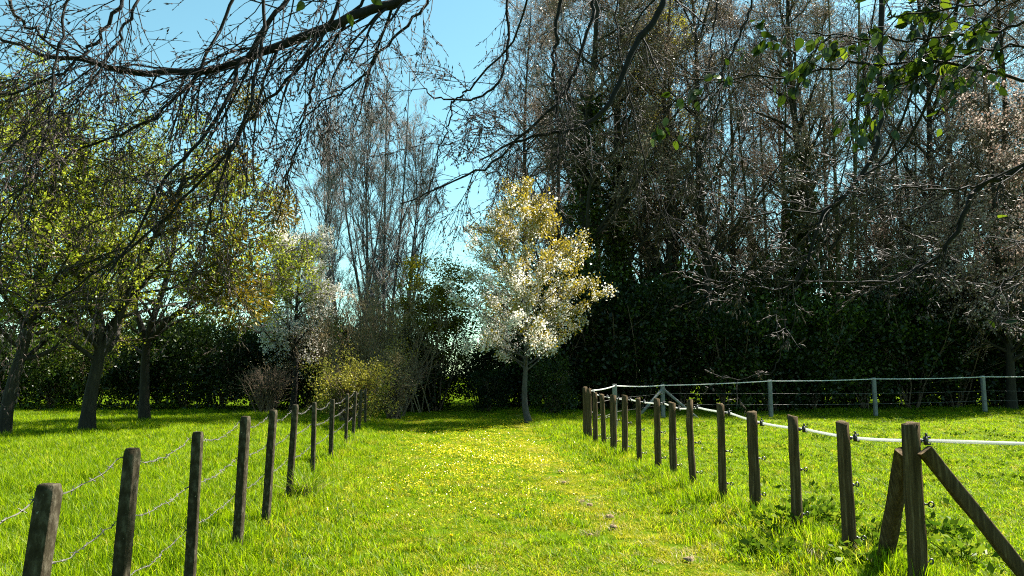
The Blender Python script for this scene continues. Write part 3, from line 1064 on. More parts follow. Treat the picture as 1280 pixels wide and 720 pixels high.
def build_wood():
    rng = np.random.default_rng(77)
    GW = 'bare trees of the wood behind the paddock'
    bare = [bare_tree_parts(101, 27, 0.27, 52, 7, 7, 2, 6.2, M['bark'], M['twig'], buds=3, bud_size=0.08),
            bare_tree_parts(102, 25, 0.22, 50, 7, 7, 2, 5.6, M['bark_grey'], M['twig'], buds=3, bud_size=0.08, ang=40, trop=0.09, t0=0.2),
            bare_tree_parts(103, 26, 0.24, 50, 7, 7, 2, 5.8, M['bark_mossy'], M['twig'], buds=3, bud_size=0.08, forks=3, t0=0.3)]
    ivy = [bare_tree_parts(111, 27, 0.34, 50, 7, 6, 3, 5.2, M['bark'], M['twig'], buds=3, bud_size=0.08, ivy=16.0),
           bare_tree_parts(112, 25, 0.28, 50, 7, 6, 3, 5.0, M['bark'], M['twig'], buds=3, bud_size=0.08, ivy=13.0)]
    protos = {}

    def plant(kind, k, x, y, sc, label, name, cat='tree', group=GW):
        key = (kind, k)
        rz = rng.random() * 2 * PI
        z = float(height(x, y)) - 0.02
        if key not in protos:
            parts = bare[k] if kind == 'bare' else ivy[k]
            protos[key] = tree_obj(name, label, cat, (x, y, z), parts, rz, group)
            protos[key].scale = (sc, sc, sc)
        else:
            o = dup(protos[key], (x, y, z), rz, sc, label, group)
    # named individuals, by the photo column of their trunks
    for px, Y, kind, k, sc, lab in (
            (737, 36.0, 'ivy', 0, 1.05, 'thick dark ivy-clad trunk rising just right of the white flowering cherry'),
            (772, 38.0, 'ivy', 1, 1.12, 'dark ivy-covered tree above the first pale post of the far fence'),
            (885, 37.0, 'bare', 0, 1.0, 'slender dark bare tree left of the second far fence span'),
            (1010, 37.0, 'ivy', 1, 1.1, 'ivy-wrapped tree standing left of the forked tree'),
            (1052, 38.5, 'bare', 2, 1.05, 'bare tree with mossy trunk forked into upright stems under the leafy spray'),
            (700, 41.0, 'bare', 1, 0.95, 'tall bare grey tree directly behind the right of the flowering cherry'),
            (655, 44.0, 'bare', 0, 0.9, 'bare brown tree at the left edge of the wood above the cherry'),
            (1110, 40.0, 'bare', 1, 1.0, 'bare grey tree above the third far fence post from the right'),
            (1185, 38.0, 'bare', 0, 1.0, 'bare dark tree at right, left of the pinkish blossom tree'),
            (1275, 40.0, 'ivy', 0, 0.95, 'ivy-clad trunk at the right edge of the photo')):
        p = at(px, 480, Y)
        plant(kind, k, p[0], Y, sc, lab, 'ivy_tree' if kind == 'ivy' else 'woodland_tree')
    # the rest of the wood behind them
    for i, (px, Y) in enumerate([(800, 41), (835, 39), (860, 43), (925, 40), (960, 38.5), (985, 43), (1075, 44), (1145, 43), (1215, 43), (1255, 46), (1320, 39), (1360, 44),
                                 (690, 49), (750, 47), (815, 51), (880, 49), (950, 53), (1040, 50), (1140, 51), (1230, 53)]):
        Y = Y + rng.normal() * 0.5
        p = at(px + rng.normal() * 5, 480, Y)
        k = int(rng.integers(0, 3))
        reg = 'behind the flowering cherry' if px < 720 else 'above the corner of the two fences' if px < 815 else 'above the braced far post' if px < 880 else 'left of the forked tree' if px < 1000 else 'around the forked tree' if px < 1120 else 'left of the right-hand pink blossom' if px < 1230 else 'at the right edge of the photo'
        row = 'in the second row' if i < 12 else 'deep in the wood'
        plant('bare', k, p[0], Y, rng.uniform(0.85, 1.08), 'tall bare tree %s, %s' % (row, reg), 'woodland_tree')

    # dark evergreen understorey
    GS = 'evergreen shrubs under the wood'
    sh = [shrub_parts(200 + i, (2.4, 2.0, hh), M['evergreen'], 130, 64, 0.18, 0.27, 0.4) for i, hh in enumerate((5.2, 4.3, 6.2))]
    sp = {}

    def shrub(x, y, k, sc, label, group=GS):
        rz = rng.random() * 6.28
        if k not in sp:
            sp[k] = tree_obj('evergreen_shrub', label, 'shrub', (x, y, 0), sh[k], rz, group)
            sp[k].scale = (sc, sc, sc)
        else:
            dup(sp[k], (x, y, 0), rz, sc, label, group)
    front = [(690, 35, 1.15), (745, 34.5, 1.2), (795, 34.5, 1.0), (850, 35, 1.0), (905, 34, 1.0), (960, 34.5, 1.05), (1015, 35, 1.05), (1075, 35.5, 1.0), (1135, 35.5, 1.1), (1195, 36, 1.0), (1255, 37, 1.1), (1320, 37, 1.1)]
    words = ['right behind the trunk of the flowering cherry', 'behind the near corner of the two fences', 'left of the braced far post', 'behind the braced pale post',
             'between the braced far post and the next one', 'behind the second plain post of the far fence', 'just right of the middle far post', 'left of the far post third from right',
             'behind the far post second from right', 'between the last two far posts', 'behind the rightmost far post', 'at the right edge of the photo']
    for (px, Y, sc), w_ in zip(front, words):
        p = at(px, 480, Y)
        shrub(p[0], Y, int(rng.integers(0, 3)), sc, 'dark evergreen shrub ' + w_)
    for i in range(16):
        px = 670 + i * 44 + rng.normal() * 8
        Y = 38.5 + rng.normal() * 0.7
        p = at(px, 480, Y)
        shrub(p[0], Y, int(rng.integers(0, 3)), rng.uniform(1.1, 1.4), 'tall dark evergreen shrub of the second row, %s' % ('behind the flowering cherry' if px < 740 else 'behind the braced far post' if px < 900 else 'in the middle of the wood' if px < 1040 else 'towards the right of the wood' if px < 1180 else 'at the right edge of the photo'))
    # hedge at the back of the orchard (left)
    GH = 'evergreen shrubs of the hedge behind the orchard'
    hx = [(-60, 34), (10, 35), (62, 34.5), (118, 35), (172, 34.5), (225, 35), (278, 34.5), (330, 35.5), (385, 36), (435, 37), (486, 38)]
    hw = ['beyond the left edge of the orchard', 'behind the leaning trunk at the left edge', 'left of the forked orchard trunk', 'behind the forked orchard trunk', 'behind the straight orchard trunk',
          'right of the straight orchard trunk', 'under the golden mistletoe tree', 'below the white blossom', 'behind the brown twiggy bush', 'behind the yellow-green bush', 'left of the shaded opening at the end of the path']
    for (px, Y), w_ in zip(hx, hw):
        p = at(px, 480, Y)
        shrub(p[0], Y, int(rng.integers(0, 2)), rng.uniform(0.72, 0.9), 'dark hedge shrub ' + w_, GH)
    for i in range(8):
        px = -70 + i * 66
        p = at(px, 480, 39)
        shrub(p[0], 39 + rng.normal() * 0.5, int(rng.integers(0, 3)), rng.uniform(0.9, 1.05), 'dark shrub in the back row of the hedge behind the orchard', GH)
    # the dark screen either side of the opening
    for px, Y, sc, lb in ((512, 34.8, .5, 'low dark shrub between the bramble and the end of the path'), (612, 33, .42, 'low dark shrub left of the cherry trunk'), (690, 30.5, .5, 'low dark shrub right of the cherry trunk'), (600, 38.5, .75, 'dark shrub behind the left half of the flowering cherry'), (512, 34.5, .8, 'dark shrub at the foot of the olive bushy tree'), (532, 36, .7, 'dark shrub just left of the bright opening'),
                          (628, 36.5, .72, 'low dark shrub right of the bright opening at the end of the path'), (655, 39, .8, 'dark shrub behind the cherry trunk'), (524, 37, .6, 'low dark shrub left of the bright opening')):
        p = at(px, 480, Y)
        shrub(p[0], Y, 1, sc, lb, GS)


build_wood()


def build_mid_trees():
    rng = np.random.default_rng(31)
    GM = 'slim bare trees beyond the end of the path'
    a = bare_tree_parts(131, 17.5, 0.13, 44, 6, 6, 3, 4.2, M['bark_grey'], M['twig_grey'], ang=30, trop=0.12, t0=0.15, buds=0, lt=(1.1, 0.5), wob=0.2, sang=26)
    b = bare_tree_parts(132, 16, 0.15, 48, 6, 5, 3, 4.0, M['bark_grey'], M['twig_grey'], ang=28, trop=0.13, t0=0.18, buds=0, spread=(0.07, 0.2), forks=4, sang=26)
    pro = [None, None]
    for px, Y, k, sc, lb in ((398, 36, 0, 0.86, 'slim bare tree with straight dark trunk behind the white blossom'), (432, 38, 1, 0.95, 'bare multi-stemmed tree behind the yellow-green bush'),
                             (455, 41, 0, 1.05, 'tallest slim bare tree against the blue gap of sky'), (478, 39, 1, 1.1, 'bare multi-stemmed tree left of the olive bushy tree'),
                             (490, 44, 1, 1.0, 'bare multi-stemmed tree deep behind the olive bushy tree'),
                             (512, 42, 0, 0.95, 'slim bare tree rising behind the olive bushy tree'), (372, 42, 1, 0.9, 'bare multi-stemmed tree behind the golden mistletoe')):
        p = at(px, 480, Y)
        rz = rng.random() * 6
        if pro[k] is None:
            pro[k] = tree_obj('bare_tree', lb, 'tree', (p[0], Y, 0), (a, b)[k], rz, GM)
            pro[k].scale = (sc, sc, sc)
        else:
            dup(pro[k], (p[0], Y, 0), rz, sc, lb, GM)
    # olive bushy tree left of the cherry
    p = at(545, 480, 34.5)
    pa = shrub_parts(141, (2.3, 1.8, 7.0), M['olive'], 200, 75, 0.15, 0.22, 0.45, 12)
    c = pa[1][1]
    co = np.zeros(len(c.vertices) * 3, np.float32)
    c.vertices.foreach_get('co', co)
    co = co.reshape(-1, 3)
    co[:, 2] = 2.3 + co[:, 2] * 0.68
    c.vertices.foreach_set('co', co.ravel())
    tree_obj('bushy_tree', 'olive green bushy tree just left of the white flowering cherry', 'tree', (p[0], 34.5, 0), pa)
    # brown twiggy thicket
    rr = np.random.default_rng(142)
    for px, Y, H, lb in ((455, 32.5, 5.8, 'brown leafless twiggy thicket above the yellow-green bush'), (415, 34, 6.2, 'brown leafless thicket under the slim bare trees'), (503, 33.0, 5.2, 'brown leafless thicket left of the olive bushy tree')):
        st = 26
        az = rr.random(st) * 6.28
        D = np.stack([np.cos(az) * 0.4, np.sin(az) * 0.4, np.ones(st)], -1)
        P = march(rr.normal(size=(st, 3)) * [0.5, 0.5, 0], D, H * rr.uniform(0.6, 1.05, st), 8, 0.08, (0, 0, 0.02), rr)
        R = np.full((st, 1), 0.03) * np.linspace(1, 0.3, 8)[None]
        l2 = kids(rr, (P, R), 12, (0.15, 1), (32, 10), 1.3, (1, 0.5), 5, 0.1, (0, 0, 0.05), 0.5, 0.007, 0.5)
        l3 = kids(rr, l2, 5, (0.1, 1), (35, 12), 0.55, (1, 0.6), 4, 0.12, (0, 0, 0.04), 0.6, 0.006, 0.5)
        g = Geo()
        g.tube(P, R, 5)
        t_ = g.mesh('stems', M['brush'])
        g = Geo()
        g.tube(*l2, k=3)
        g.tube(*l3, k=3)
        tw = g.mesh('twigs', M['brush'])
        g = Geo()
        leaves_on(g, rr, l3, 2, 0.08, 0.03, (0.2, 1), 0.5)
        bd = g.mesh('buds', M['dry_leaf'])
        p = at(px, 480, Y)
        tree_obj('twiggy_thicket', lb, 'shrub', (p[0], Y, 0), [('stems', t_), ('twigs', tw), ('buds', bd)])
    # golden-leaved sapling
    p = at(497, 480, 29.5)
    tree_obj('golden_sapling', 'small golden-leaved sapling above the end of the left fence', 'shrub', (p[0], 29.5, 0), shrub_parts(150, (0.75, 0.7, 3.9), M['gold_leaf'], 42, 22, 0.08, 0.16, 0.5, 7))
    # yellow-green bush behind the fence, dry bramble column, reddish brown bush
    p = at(438, 480, 25.8)
    tree_obj('yellow_bush', 'rounded yellow-green sunlit bush behind the far end of the concrete posts', 'shrub', (p[0], 25.6, 0), shrub_parts(151, (1.4, 1.0, 2.2), M['bush_leaf'], 130, 70, 0.085, 0.17, 0.42, 40, None, 0.5, 0.2))
    p = at(491, 480, 28.0)
    tree_obj('bramble_clump', 'pale dry bramble clump standing at the right end of the concrete posts', 'shrub', (p[0], 28.0, 0), shrub_parts(152, (0.6, 0.5, 2.6), M['dry_leaf'], 70, 50, 0.075, 0.14, 0.4, 30))
    p = at(335, 480, 31.5)
    tree_obj('twiggy_bush', 'reddish brown twiggy bush at the edge of the orchard grass', 'shrub', (p[0], 31.5, 0), shrub_parts(153, (2.0, 1.2, 2.3), M['dry_leaf'], 50, 16, 0.05, 0.25, 0.4, 60))


build_mid_trees()


def crown_tree(seed, pts, r0, r1, limbs, limb_L, lt, ang, t0, leaf_specs, bark, twig, trop=0.02, subs=7, tw=6, fine=0, flat=0.2, extra=()):
    """broad tree: trunk, forks, limbs and leaves / blossom on the twigs"""
    rng = np.random.default_rng(seed)
    tr = trunk_line(rng, pts, r0, r1, 14)
    P, R = [tr[0][0]], [tr[1][0]]
    for e_ in extra:
        q = trunk_line(rng, e_[0], e_[1], e_[2], 14, 1.0)
        P.append(q[0][0])
        R.append(q[1][0])
    tr = np.stack(P), np.stack(R)
    l1 = kids(rng, tr, limbs // len(P), (t0, 0.98), (ang, 12), limb_L, lt, 8, 0.12, (0, 0, trop), 0.5, 0.02, 0.25, flat)
    l2 = kids(rng, l1, subs, (0.2, 1.0), (45, 14), limb_L * 0.36, (1.0, 0.6), 5, 0.14, (0, 0, trop), 0.5, 0.01, 0.4)
    l3 = kids(rng, l2, tw, (0.15, 1.0), (45, 14), limb_L * 0.17, (1.0, 0.7), 4, 0.14, (0, 0, 0.0), 0.6, 0.006, 0.5)
    g = Geo()
    g.tube(*tr, k=12)
    g.tube(*l1, k=6)
    out = [('trunk', g.mesh('trunk', bark, True))]
    g = Geo()
    g.tube(*l2, k=4)
    g.tube(*l3, k=3)
    out.append(('twigs', g.mesh('twigs', twig)))
    for nm, mat, c, size, spread, wr in leaf_specs:
        g = Geo()
        leaves_on(g, rng, l3, c, size, spread, (0.1, 1.0), wr)
        out.append((nm, g.mesh(nm, M[mat])))
    return out


def build_orchard():
    rng = np.random.default_rng(61)
    G = 'orchard trees left of the path'
    specs = [('crown', 'orchard_leaf', 14, 0.088, 0.06, 0.6)]
    tops = [('leaning', 3, 19.7, 301, [[0, 0, -0.2], [0.12, 0, 1.2], [0.45, 0.1, 3.1], [0.8, 0, 5.5], [0.6, 0.3, 8.5]], 0.18, 'thick orchard trunk leaning right at the left edge of the photo, pale leaves'),
            ('forked', 108, 21.2, 302, [[0, 0, -0.2], [0.05, 0, 1.0], [0.22, 0, 2.6], [-0.3, 0.2, 5.2], [-0.9, 0.2, 8.8]], 0.225, 'stout orchard tree with trunk forked low and yellow-green young leaves'),
            ('straight', 181, 25.6, 303, [[0, 0, -0.2], [-0.08, 0, 1.2], [-0.05, 0, 3.0], [0.6, 0, 5.6], [0.9, 0, 9.6]], 0.195, 'straight-trunked orchard tree right of the forked one, crown full of mistletoe')]
    for nm, px, Y, seed, pts, r0, lb in tops:
        p = at(px, 470 + FPX * EYE / Y, Y)
        ex = []
        if nm == 'forked':
            ex = [([[0.12, 0, 1.9], [0.62, 0.05, 3.1], [1.3, 0.1, 5.0], [2.3, 0.2, 7.4]], 0.15, 0.04)]
        if nm == 'straight':
            ex = [([[-0.05, 0, 2.6], [-0.5, 0.1, 3.6], [-1.4, 0.2, 5.6], [-1.8, 0.3, 8.0]], 0.13, 0.04), ([[-0.05, 0, 2.8], [0.9, -0.1, 3.7], [2.4, -0.1, 4.8], [3.4, 0.1, 5.5]], 0.10, 0.03)]
        parts = crown_tree(seed, pts, r0, 0.05, 40, 4.3, (1.0, 0.45), 60, 0.34, specs, M['bark'], M['twig'], 0.03, 8, 6, 0, 0.3, ex)
        tree_obj('orchard_tree', lb, 'tree', (p[0], Y, float(height(p[0], Y))), parts, 0, G)
    # mistletoe
    mg = 'mistletoe clumps in the orchard trees'
    meshes = []
    for k in range(3):
        r = np.random.default_rng(70 + k)
        g = Geo()
        n = 900
        d = unit(r.normal(size=(n, 3)))
        g.leaves(d * (r.random((n, 1)) ** 0.4) * [0.62, 0.62, 0.6], d * 0.7 + r.normal(size=(n, 3)) * 0.4, 0.12, 0.045, r)
        mm = g.mesh('leaves', M['mistletoe'])
        g = Geo()
        dd = unit(r.normal(size=(40, 3)))
        P = march(np.zeros((40, 3)), dd, 0.6, 4, 0.15, (0, 0, 0), r)
        g.tube(P, np.full((40, 4), 0.008), 3)
        meshes.append((mm, g.mesh('stems', M['olive'])))
    for i, (px, py, Y, sc, lb) in enumerate(((308, 128, 23.5, .75, 'highest mistletoe clump, small, near the top of the orchard crown'), (285, 215, 22.8, 1.15, 'large golden mistletoe clump high on the right of the orchard crown'),
                                             (345, 262, 23.8, .95, 'golden mistletoe clump at the outer right tip of the orchard crown'), (292, 300, 22.6, 1.25, 'largest dark golden mistletoe clump in the right of the orchard crown'),
                                             (300, 372, 23, 1.2, 'lowest golden mistletoe clump just left of the white blossom'), (215, 270, 21.5, .9, 'mistletoe clump in the middle of the orchard crown'),
                                             (258, 345, 22.8, 1.1, 'dark mistletoe clump left of the lowest golden one'), (10, 320, 20, .9, 'mistletoe clump at the left edge of the photo above the leaning trunk'))):
        p = at(px, py, Y)
        t = thing('mistletoe_clump', lb, 'mistletoe', p, i * 1.3, mg)
        t.scale = (sc * 1.35, sc * 1.35, sc * 1.35)
        ob('leaves', meshes[i % 3][0], t)
        ob('stems', meshes[i % 3][1], t)
    # white blossom tree
    Y = 33.4
    p = at(366, 480, Y)
    parts = crown_tree(311, [[0, 0, -0.2], [0.1, 0, 1.5], [0.0, 0.1, 4.0], [0.2, 0, 7.6]], 0.17, 0.03, 40, 2.7, (1.0, 0.6), 58, 0.36,
                       [('crown', 'yellow_leaf', 3, 0.08, 0.06, 0.6), ('blossom', 'blossom', 13, 0.085, 0.07, 0.9)], M['bark'], M['twig'], 0.03, 7, 6)
    tree_obj('white_blossom_tree', 'white blossoming tree behind the orchard, right of the golden mistletoe', 'tree', (p[0], Y, 0), parts)


build_orchard()


def build_cherry():
    Y = 25.6
    p = at(658, 470 + FPX * EYE / Y, Y)
    rng = np.random.default_rng(407)
    tr = trunk_line(rng, [[0.12, 0, -0.2], [-0.06, 0, 0.7], [-0.02, 0, 2.0], [0.05, 0, 4.4], [-0.05, 0, 7.9]], 0.13, 0.02, 14)
    l1 = kids(rng, tr, 60, (0.46, 0.99), (64, 7), 2.9, ((0, 0.2, 0.5, 0.75, 1.0), (0.85, 1.0, 0.95, 0.66, 0.28)), 8, 0.1, (0, 0, 0.02), 0.42, 0.014, 0.25, 0.2, True)
    l2 = kids(rng, l1, 7, (0.25, 1.0), (40, 12), 0.75, (1.0, 0.6), 5, 0.12, (0, 0, 0.04), 0.5, 0.008, 0.4)
    g = Geo()
    g.tube(*tr, k=12)
    g.tube(*l1, k=6)
    parts = [('trunk', g.mesh('trunk', M['bark_grey'], True))]
    # tight bunches along the twigs, with bare gaps between them
    n = 3400
    ok = np.nonzero(l2[0][:, :, 2].min(1) > 1.95)[0]
    l2 = l2[0][ok], l2[1][ok]
    g = Geo()
    g.tube(*l2, k=4)
    parts.append(('twigs', g.mesh('twigs', M['twig'])))
    idx = rng.integers(0, len(l2[0]), n)
    pos, tan, _, _ = along(l2[0], idx, rng.uniform(0.15, 1.0, n))
    gold = rng.random(n) < np.clip(0.5 + (pos[:, 2] - 4.5) / 9.0 + pos[:, 0] * 0.11, 0.2, 0.88)
    for nm, mat, sel, per, size, spread in (('crown', 'gold_leaf', gold, 9, 0.09, 0.10), ('blossom', 'blossom', ~gold, 11, 0.07, 0.10)):
        g = Geo()
        leaf_cloud(g, rng, pos[sel], tan[sel], per, spread, size, 0.2, 0.62 if mat == 'gold_leaf' else 0.9)
        parts.append((nm, g.mesh(nm, M[mat])))
    tree_obj('cherry_tree', 'flowering cherry with white blossom and golden young leaves at the end of the path', 'tree', (p[0], Y, float(height(p[0], Y))), parts)
    for o in COL.objects:
        if o.type == 'MESH' and o.name.startswith('twigs') and o.parent and o.parent.name.startswith('cherry_tree'):
            o['kind'] = 'stuff'
    # pinkish blossom trees at right
    Y = 34.0
    for seed, px, py, lb in ((411, 1262, 34.0, 'pinkish brown blossom tree at the right edge behind the far fence'), (412, 1150, 37.2, 'smaller pinkish blossoming tree left of the right-hand one')):
        p = at(px, 480, py)
        H = 15 if seed == 411 else 13
        parts = crown_tree(seed, [[0, 0, -0.2], [0.1, 0, 3], [-0.1, 0, 7], [0.1, 0, H]], 0.22, 0.04, 52, 4.2, (1.0, 0.5), 58, 0.25,
                           [('blossom', 'pink_blossom', 7, 0.12, 0.1, 0.7)], M['bark'], M['twig'], 0.02, 7, 6)
        tree_obj('pink_blossom_tree', lb, 'tree', (p[0], py, 0), parts)
    # tall tree in young yellow-green leaf
    Y = 40.0
    p = at(845, 480, Y)
    parts = crown_tree(413, [[0, 0, -0.2], [0.1, 0, 6], [-0.1, 0, 12], [0.1, 0, 21]], 0.25, 0.04, 48, 4.0, (1.0, 0.6), 50, 0.45,
                       [('crown', 'yellow_leaf', 8, 0.1, 0.1, 0.7)], M['bark'], M['twig'], 0.03, 7, 6)
    tree_obj('young_leaf_tree', 'tall tree coming into yellow-green leaf at the top middle of the wood', 'tree', (p[0], Y, 0), parts)


build_cherry()


# ------------------------------------------------------------------ overhanging boughs in the foreground
def spindle_buds(g, C, D, L, r, tint):
    m = len(C)
    D = unit(D)
    P = np.stack([C, C + D * L[:, None] * 0.4, C + D * L[:, None]], 1)
    R = np.stack([r * 0.4, r, r * 0.05], 1)
    g.tube(P, R, 4, 0.5)


def bough_parts(rng, line, r0, r1, c1=12, L1=0.75, c2=6, L2=0.3, c3=3, droop=-0.10, start=0.45, buds=True, n=30):
    """a bough with side branches (bark mesh) and fine budded twigs (second mesh)"""
    P = catmull(line, n)
    P[1:-1] += rng.normal(size=(n - 2, 3)) * 0.008
    R = r1 + (r0 - r1) * (1 - np.linspace(0, 1, n)) ** 0.8
    par = P[None], R[None]
    l1 = kids(rng, par, c1, (start, 1.0), (42, 16), L1, (1.0, 0.7), 9, 0.10, (0, 0, droop), 0.33, 0.0032, 0.4)
    l2 = kids(rng, l1, c2, (0.15, 1.0), (40, 14), L2, (1.0, 0.7), 6, 0.11, (0, 0, droop * 0.8), 0.6, 0.002, 0.5)
    l3 = kids(rng, l2, c3, (0.2, 1.0), (38, 14), L2 * 0.4, (1.0, 0.7), 4, 0.13, (0, 0, droop * 0.4), 0.7, 0.0015, 0.6)
    g = Geo()
    g.tube(*par, k=8)
    g.tube(*l1, k=5)
    a = g.mesh('bough', M['bough'], True)
    g = Geo()
    g.tube(*l2, k=4)
    g.tube(*l3, k=3)
    tw_me = g.mesh('twigs', M['bough'])
    g = Geo()
    if buds:
        for (Q, c, t) in ((l2, 5, (0.2, 1.0)), (l3, 2, (0.4, 1.0))):
            idx = np.repeat(np.arange(len(Q[0])), c)
            pos, tan, _, _ = along(Q[0], idx, rng.uniform(t[0], t[1], len(idx)))
            D = tan + rng.normal(size=pos.shape) * 0.28
            spindle_buds(g, pos, D, rng.uniform(0.018, 0.036, len(pos)), rng.uniform(0.0026, 0.0042, len(pos)), 0.5)
        tips = l3[0][:, -1]
        spindle_buds(g, tips, l3[0][:, -1] - l3[0][:, -2], rng.uniform(0.022, 0.038, len(tips)), np.full(len(tips), 0.0038), 0.5)
    return a, (tw_me, g.mesh('buds', M['bough_bud']) if buds else None), (l1, l2, l3)


def leaf_shape():
    """ovate leaf, folded along the midrib, with a short stalk"""
    g = Geo()
    xs = np.array([0.0, 0.14, 0.36, 0.62, 0.85, 1.0])
    ws = np.array([0.02, 0.26, 0.36, 0.30, 0.14, 0.0])
    zz = -0.12 * xs ** 2
    L = 1.0
    mid = np.stack([xs * L, 0 * xs, zz], -1)
    lf = np.stack([xs * L - 0.03, ws, zz + ws * 0.28], -1)
    rt = np.stack([xs * L - 0.03, -ws, zz + ws * 0.28], -1)
    V = np.concatenate([mid, lf, rt])
    Q = []
    for i in range(5):
        Q.append([i, i + 1, 6 + i + 1, 6 + i])
        Q.append([i, 12 + i, 12 + i + 1, i + 1])
    g.add(V, Q)
    g.tube(np.array([[-0.25, 0, 0.02], [0, 0, 0]]), np.array([0.012, 0.012]), 4)
    return g.mesh('leaf', M['beech_leaf'])


def build_boughs():
    rng = np.random.default_rng(91)
    # ---- bare beech: its trunk stands behind the camera, boughs arch over and hang into view
    bx, by = 0.9, -2.6
    root = thing('beech_tree', 'bare grey-barked tree whose budded boughs hang down across the top of the view', 'tree', (bx, by, 0))
    tl = trunk_line(rng, [[0, 0, -0.2], [0.05, 0.05, 2], [0, 0.1, 4.5], [0.1, 0.2, 8.5]], 0.30, 0.10, 14)
    g = Geo()
    g.tube(*tl, k=14)
    ob('trunk', g.mesh('trunk', M['bough'], True), root)

    def bough(pix, Y, r0, r1, **kw):
        """pix: photo points from where it enters the view to the tip; Y: distance (start, tip)"""
        Ys = np.linspace(Y[0], Y[1], len(pix))
        pts = [at(px, py, y_) for (px, py), y_ in zip(pix, Ys)]
        e = pts[0]
        d = unit(pts[0] - pts[1])
        hop = e + d * 0.5 + np.array([0, -0.35, 0.25])
        ap = np.array([bx * 0.5 + hop[0] * 0.5, by * 0.45 + hop[1] * 0.55, max(hop[2] + 0.7, 5.4)])
        tk = np.array([bx + 0.05, by + 0.12, 4.2 + rng.random() * 1.5])
        vis = catmull(pts, 22)
        pre = catmull([tk, ap, hop, pts[0]], 12)[:-1]
        line = np.concatenate([pre, vis]) - np.array([bx, by, 0])
        kw.setdefault('start', 0.36)
        kw.setdefault('droop', -0.085)
        kw.setdefault('c3', 2)
        kw['L1'] = kw.get('L1', 0.75) * 1.15
        a, t, _ = bough_parts(rng, line[::1], r0, r1, n=46, **kw)
        b = ob('bough', a, root)
        for nm_, me_ in zip(('twigs', 'buds'), t):
            if me_ is not None:
                tag(ob(nm_, me_, b), None, None, None, 'stuff')

    A = [(540, -25), (500, 0), (462, 12), (427, 28), (367, 50), (320, 67), (300, 80), (247, 88), (200, 91), (160, 89), (127, 82), (97, 73), (60, 71), (27, 60), (-10, 38)]
    bough(A, (4.6, 4.2), 0.045, 0.007, c1=30, L1=0.8, c2=6, L2=0.32)
    bough([(380, -20), (353, 7), (320, 53), (300, 80), (287, 120), (252, 175), (213, 217), (170, 290), (130, 350)], (4.5, 4.0), 0.022, 0.004, c1=24, L1=0.7)
    bough([(168, -20), (150, 7), (127, 43), (100, 73), (67, 97), (0, 117), (-40, 125)], (4.3, 4.0), 0.016, 0.004, c1=18, L1=0.6)
    bough([(176, -20), (160, 27), (133, 73), (110, 110), (88, 140), (80, 190)], (4.2, 4.0), 0.012, 0.003, c1=14, L1=0.6)
    bough([(6, -25), (23, 23), (43, 37), (63, 57), (100, 72), (150, 84), (210, 100)], (3.9, 4.2), 0.012, 0.004, c1=14, L1=0.6)
    bough([(430, -20), (410, 35), (385, 70), (350, 110), (310, 150), (285, 200), (262, 270), (250, 330)], (4.5, 4.3), 0.016, 0.004, c1=20, L1=0.65)
    bough([(470, -20), (425, 40), (398, 90), (380, 150), (362, 210), (345, 280)], (4.6, 4.6), 0.014, 0.003, c1=16, L1=0.6)
    bough([(300, -20), (262, 60), (215, 130), (150, 170), (90, 190), (20, 240), (-20, 275)], (4.4, 4.0), 0.013, 0.003, c1=20, L1=0.7)
    bough([(90, -20), (70, 80), (62, 150), (40, 210), (10, 270), (-30, 320)], (3.9, 3.7), 0.010, 0.003, c1=16, L1=0.6)
    bough([(330, -20), (322, 80), (300, 170), (240, 240), (150, 320), (60, 380), (0, 355)], (4.3, 4.0), 0.014, 0.003, c1=20, L1=0.7)
    bough([(545, -20), (537, 0), (517, 23), (494, 47), (470, 73), (457, 93), (427, 117), (395, 135), (370, 160)], (4.8, 4.6), 0.014, 0.0035, c1=16, L1=0.55)
    bough([(636, -20), (635, 0), (634, 60), (627, 97), (607, 117), (574, 125), (545, 122), (530, 110)], (5.0, 4.8), 0.014, 0.004, c1=14, L1=0.55, droop=-0.02)
    bough([(590, 110), (566, 128), (563, 150), (552, 180), (545, 215)], (4.8, 4.8), 0.008, 0.003, c1=8, L1=0.4)
    bough([(704, -20), (700, 0), (695, 53), (689, 77), (694, 113), (699, 157), (697, 190), (690, 220)], (5.0, 5.0), 0.019, 0.004, c1=10, L1=0.5, c2=4)
    bough([(744, -20), (742, 0), (739, 23), (727, 63), (717, 93), (704, 120), (674, 147), (644, 180), (614, 203), (587, 217), (544, 238), (500, 255)], (5.1, 4.8), 0.019, 0.004, c1=16, L1=0.6)
    bough([(834, -20), (829, 0), (814, 30), (794, 60), (777, 97), (760, 130), (740, 150), (717, 163), (680, 170), (640, 178), (600, 200)], (5.2, 5.0), 0.036, 0.005, c1=16, L1=0.6)
    bough([(770, -20), (775, 60), (790, 130), (800, 180), (818, 235), (832, 275), (850, 310)], (5.3, 5.3), 0.008, 0.003, c1=10, L1=0.5, c2=4)
    bough([(950, -20), (930, 30), (905, 90), (895, 150), (880, 190), (850, 230)], (5.0, 5.0), 0.010, 0.003, c1=12, L1=0.6, c2=5)
    bough([(900, -20), (892, 40), (885, 110), (888, 190), (892, 250)], (5.2, 5.2), 0.008, 0.003, c1=10, L1=0.5)
    bough([(1101, -20), (1101, 0), (1100, 100), (1101, 133), (1098, 167), (1086, 200), (1060, 240), (1033, 263), (1023, 280), (1013, 317), (993, 353), (970, 362), (940, 358)], (4.6, 4.4), 0.026, 0.0035, c1=12, L1=0.36, c2=4, L2=0.18, start=0.55, droop=-0.03)
    bough([(1062, 238), (1033, 263), (986, 262), (953, 267), (913, 273), (880, 250), (865, 235)], (4.5, 4.5), 0.010, 0.003, c1=7, L1=0.3, c2=4, L2=0.2, start=0.4, droop=0.0)
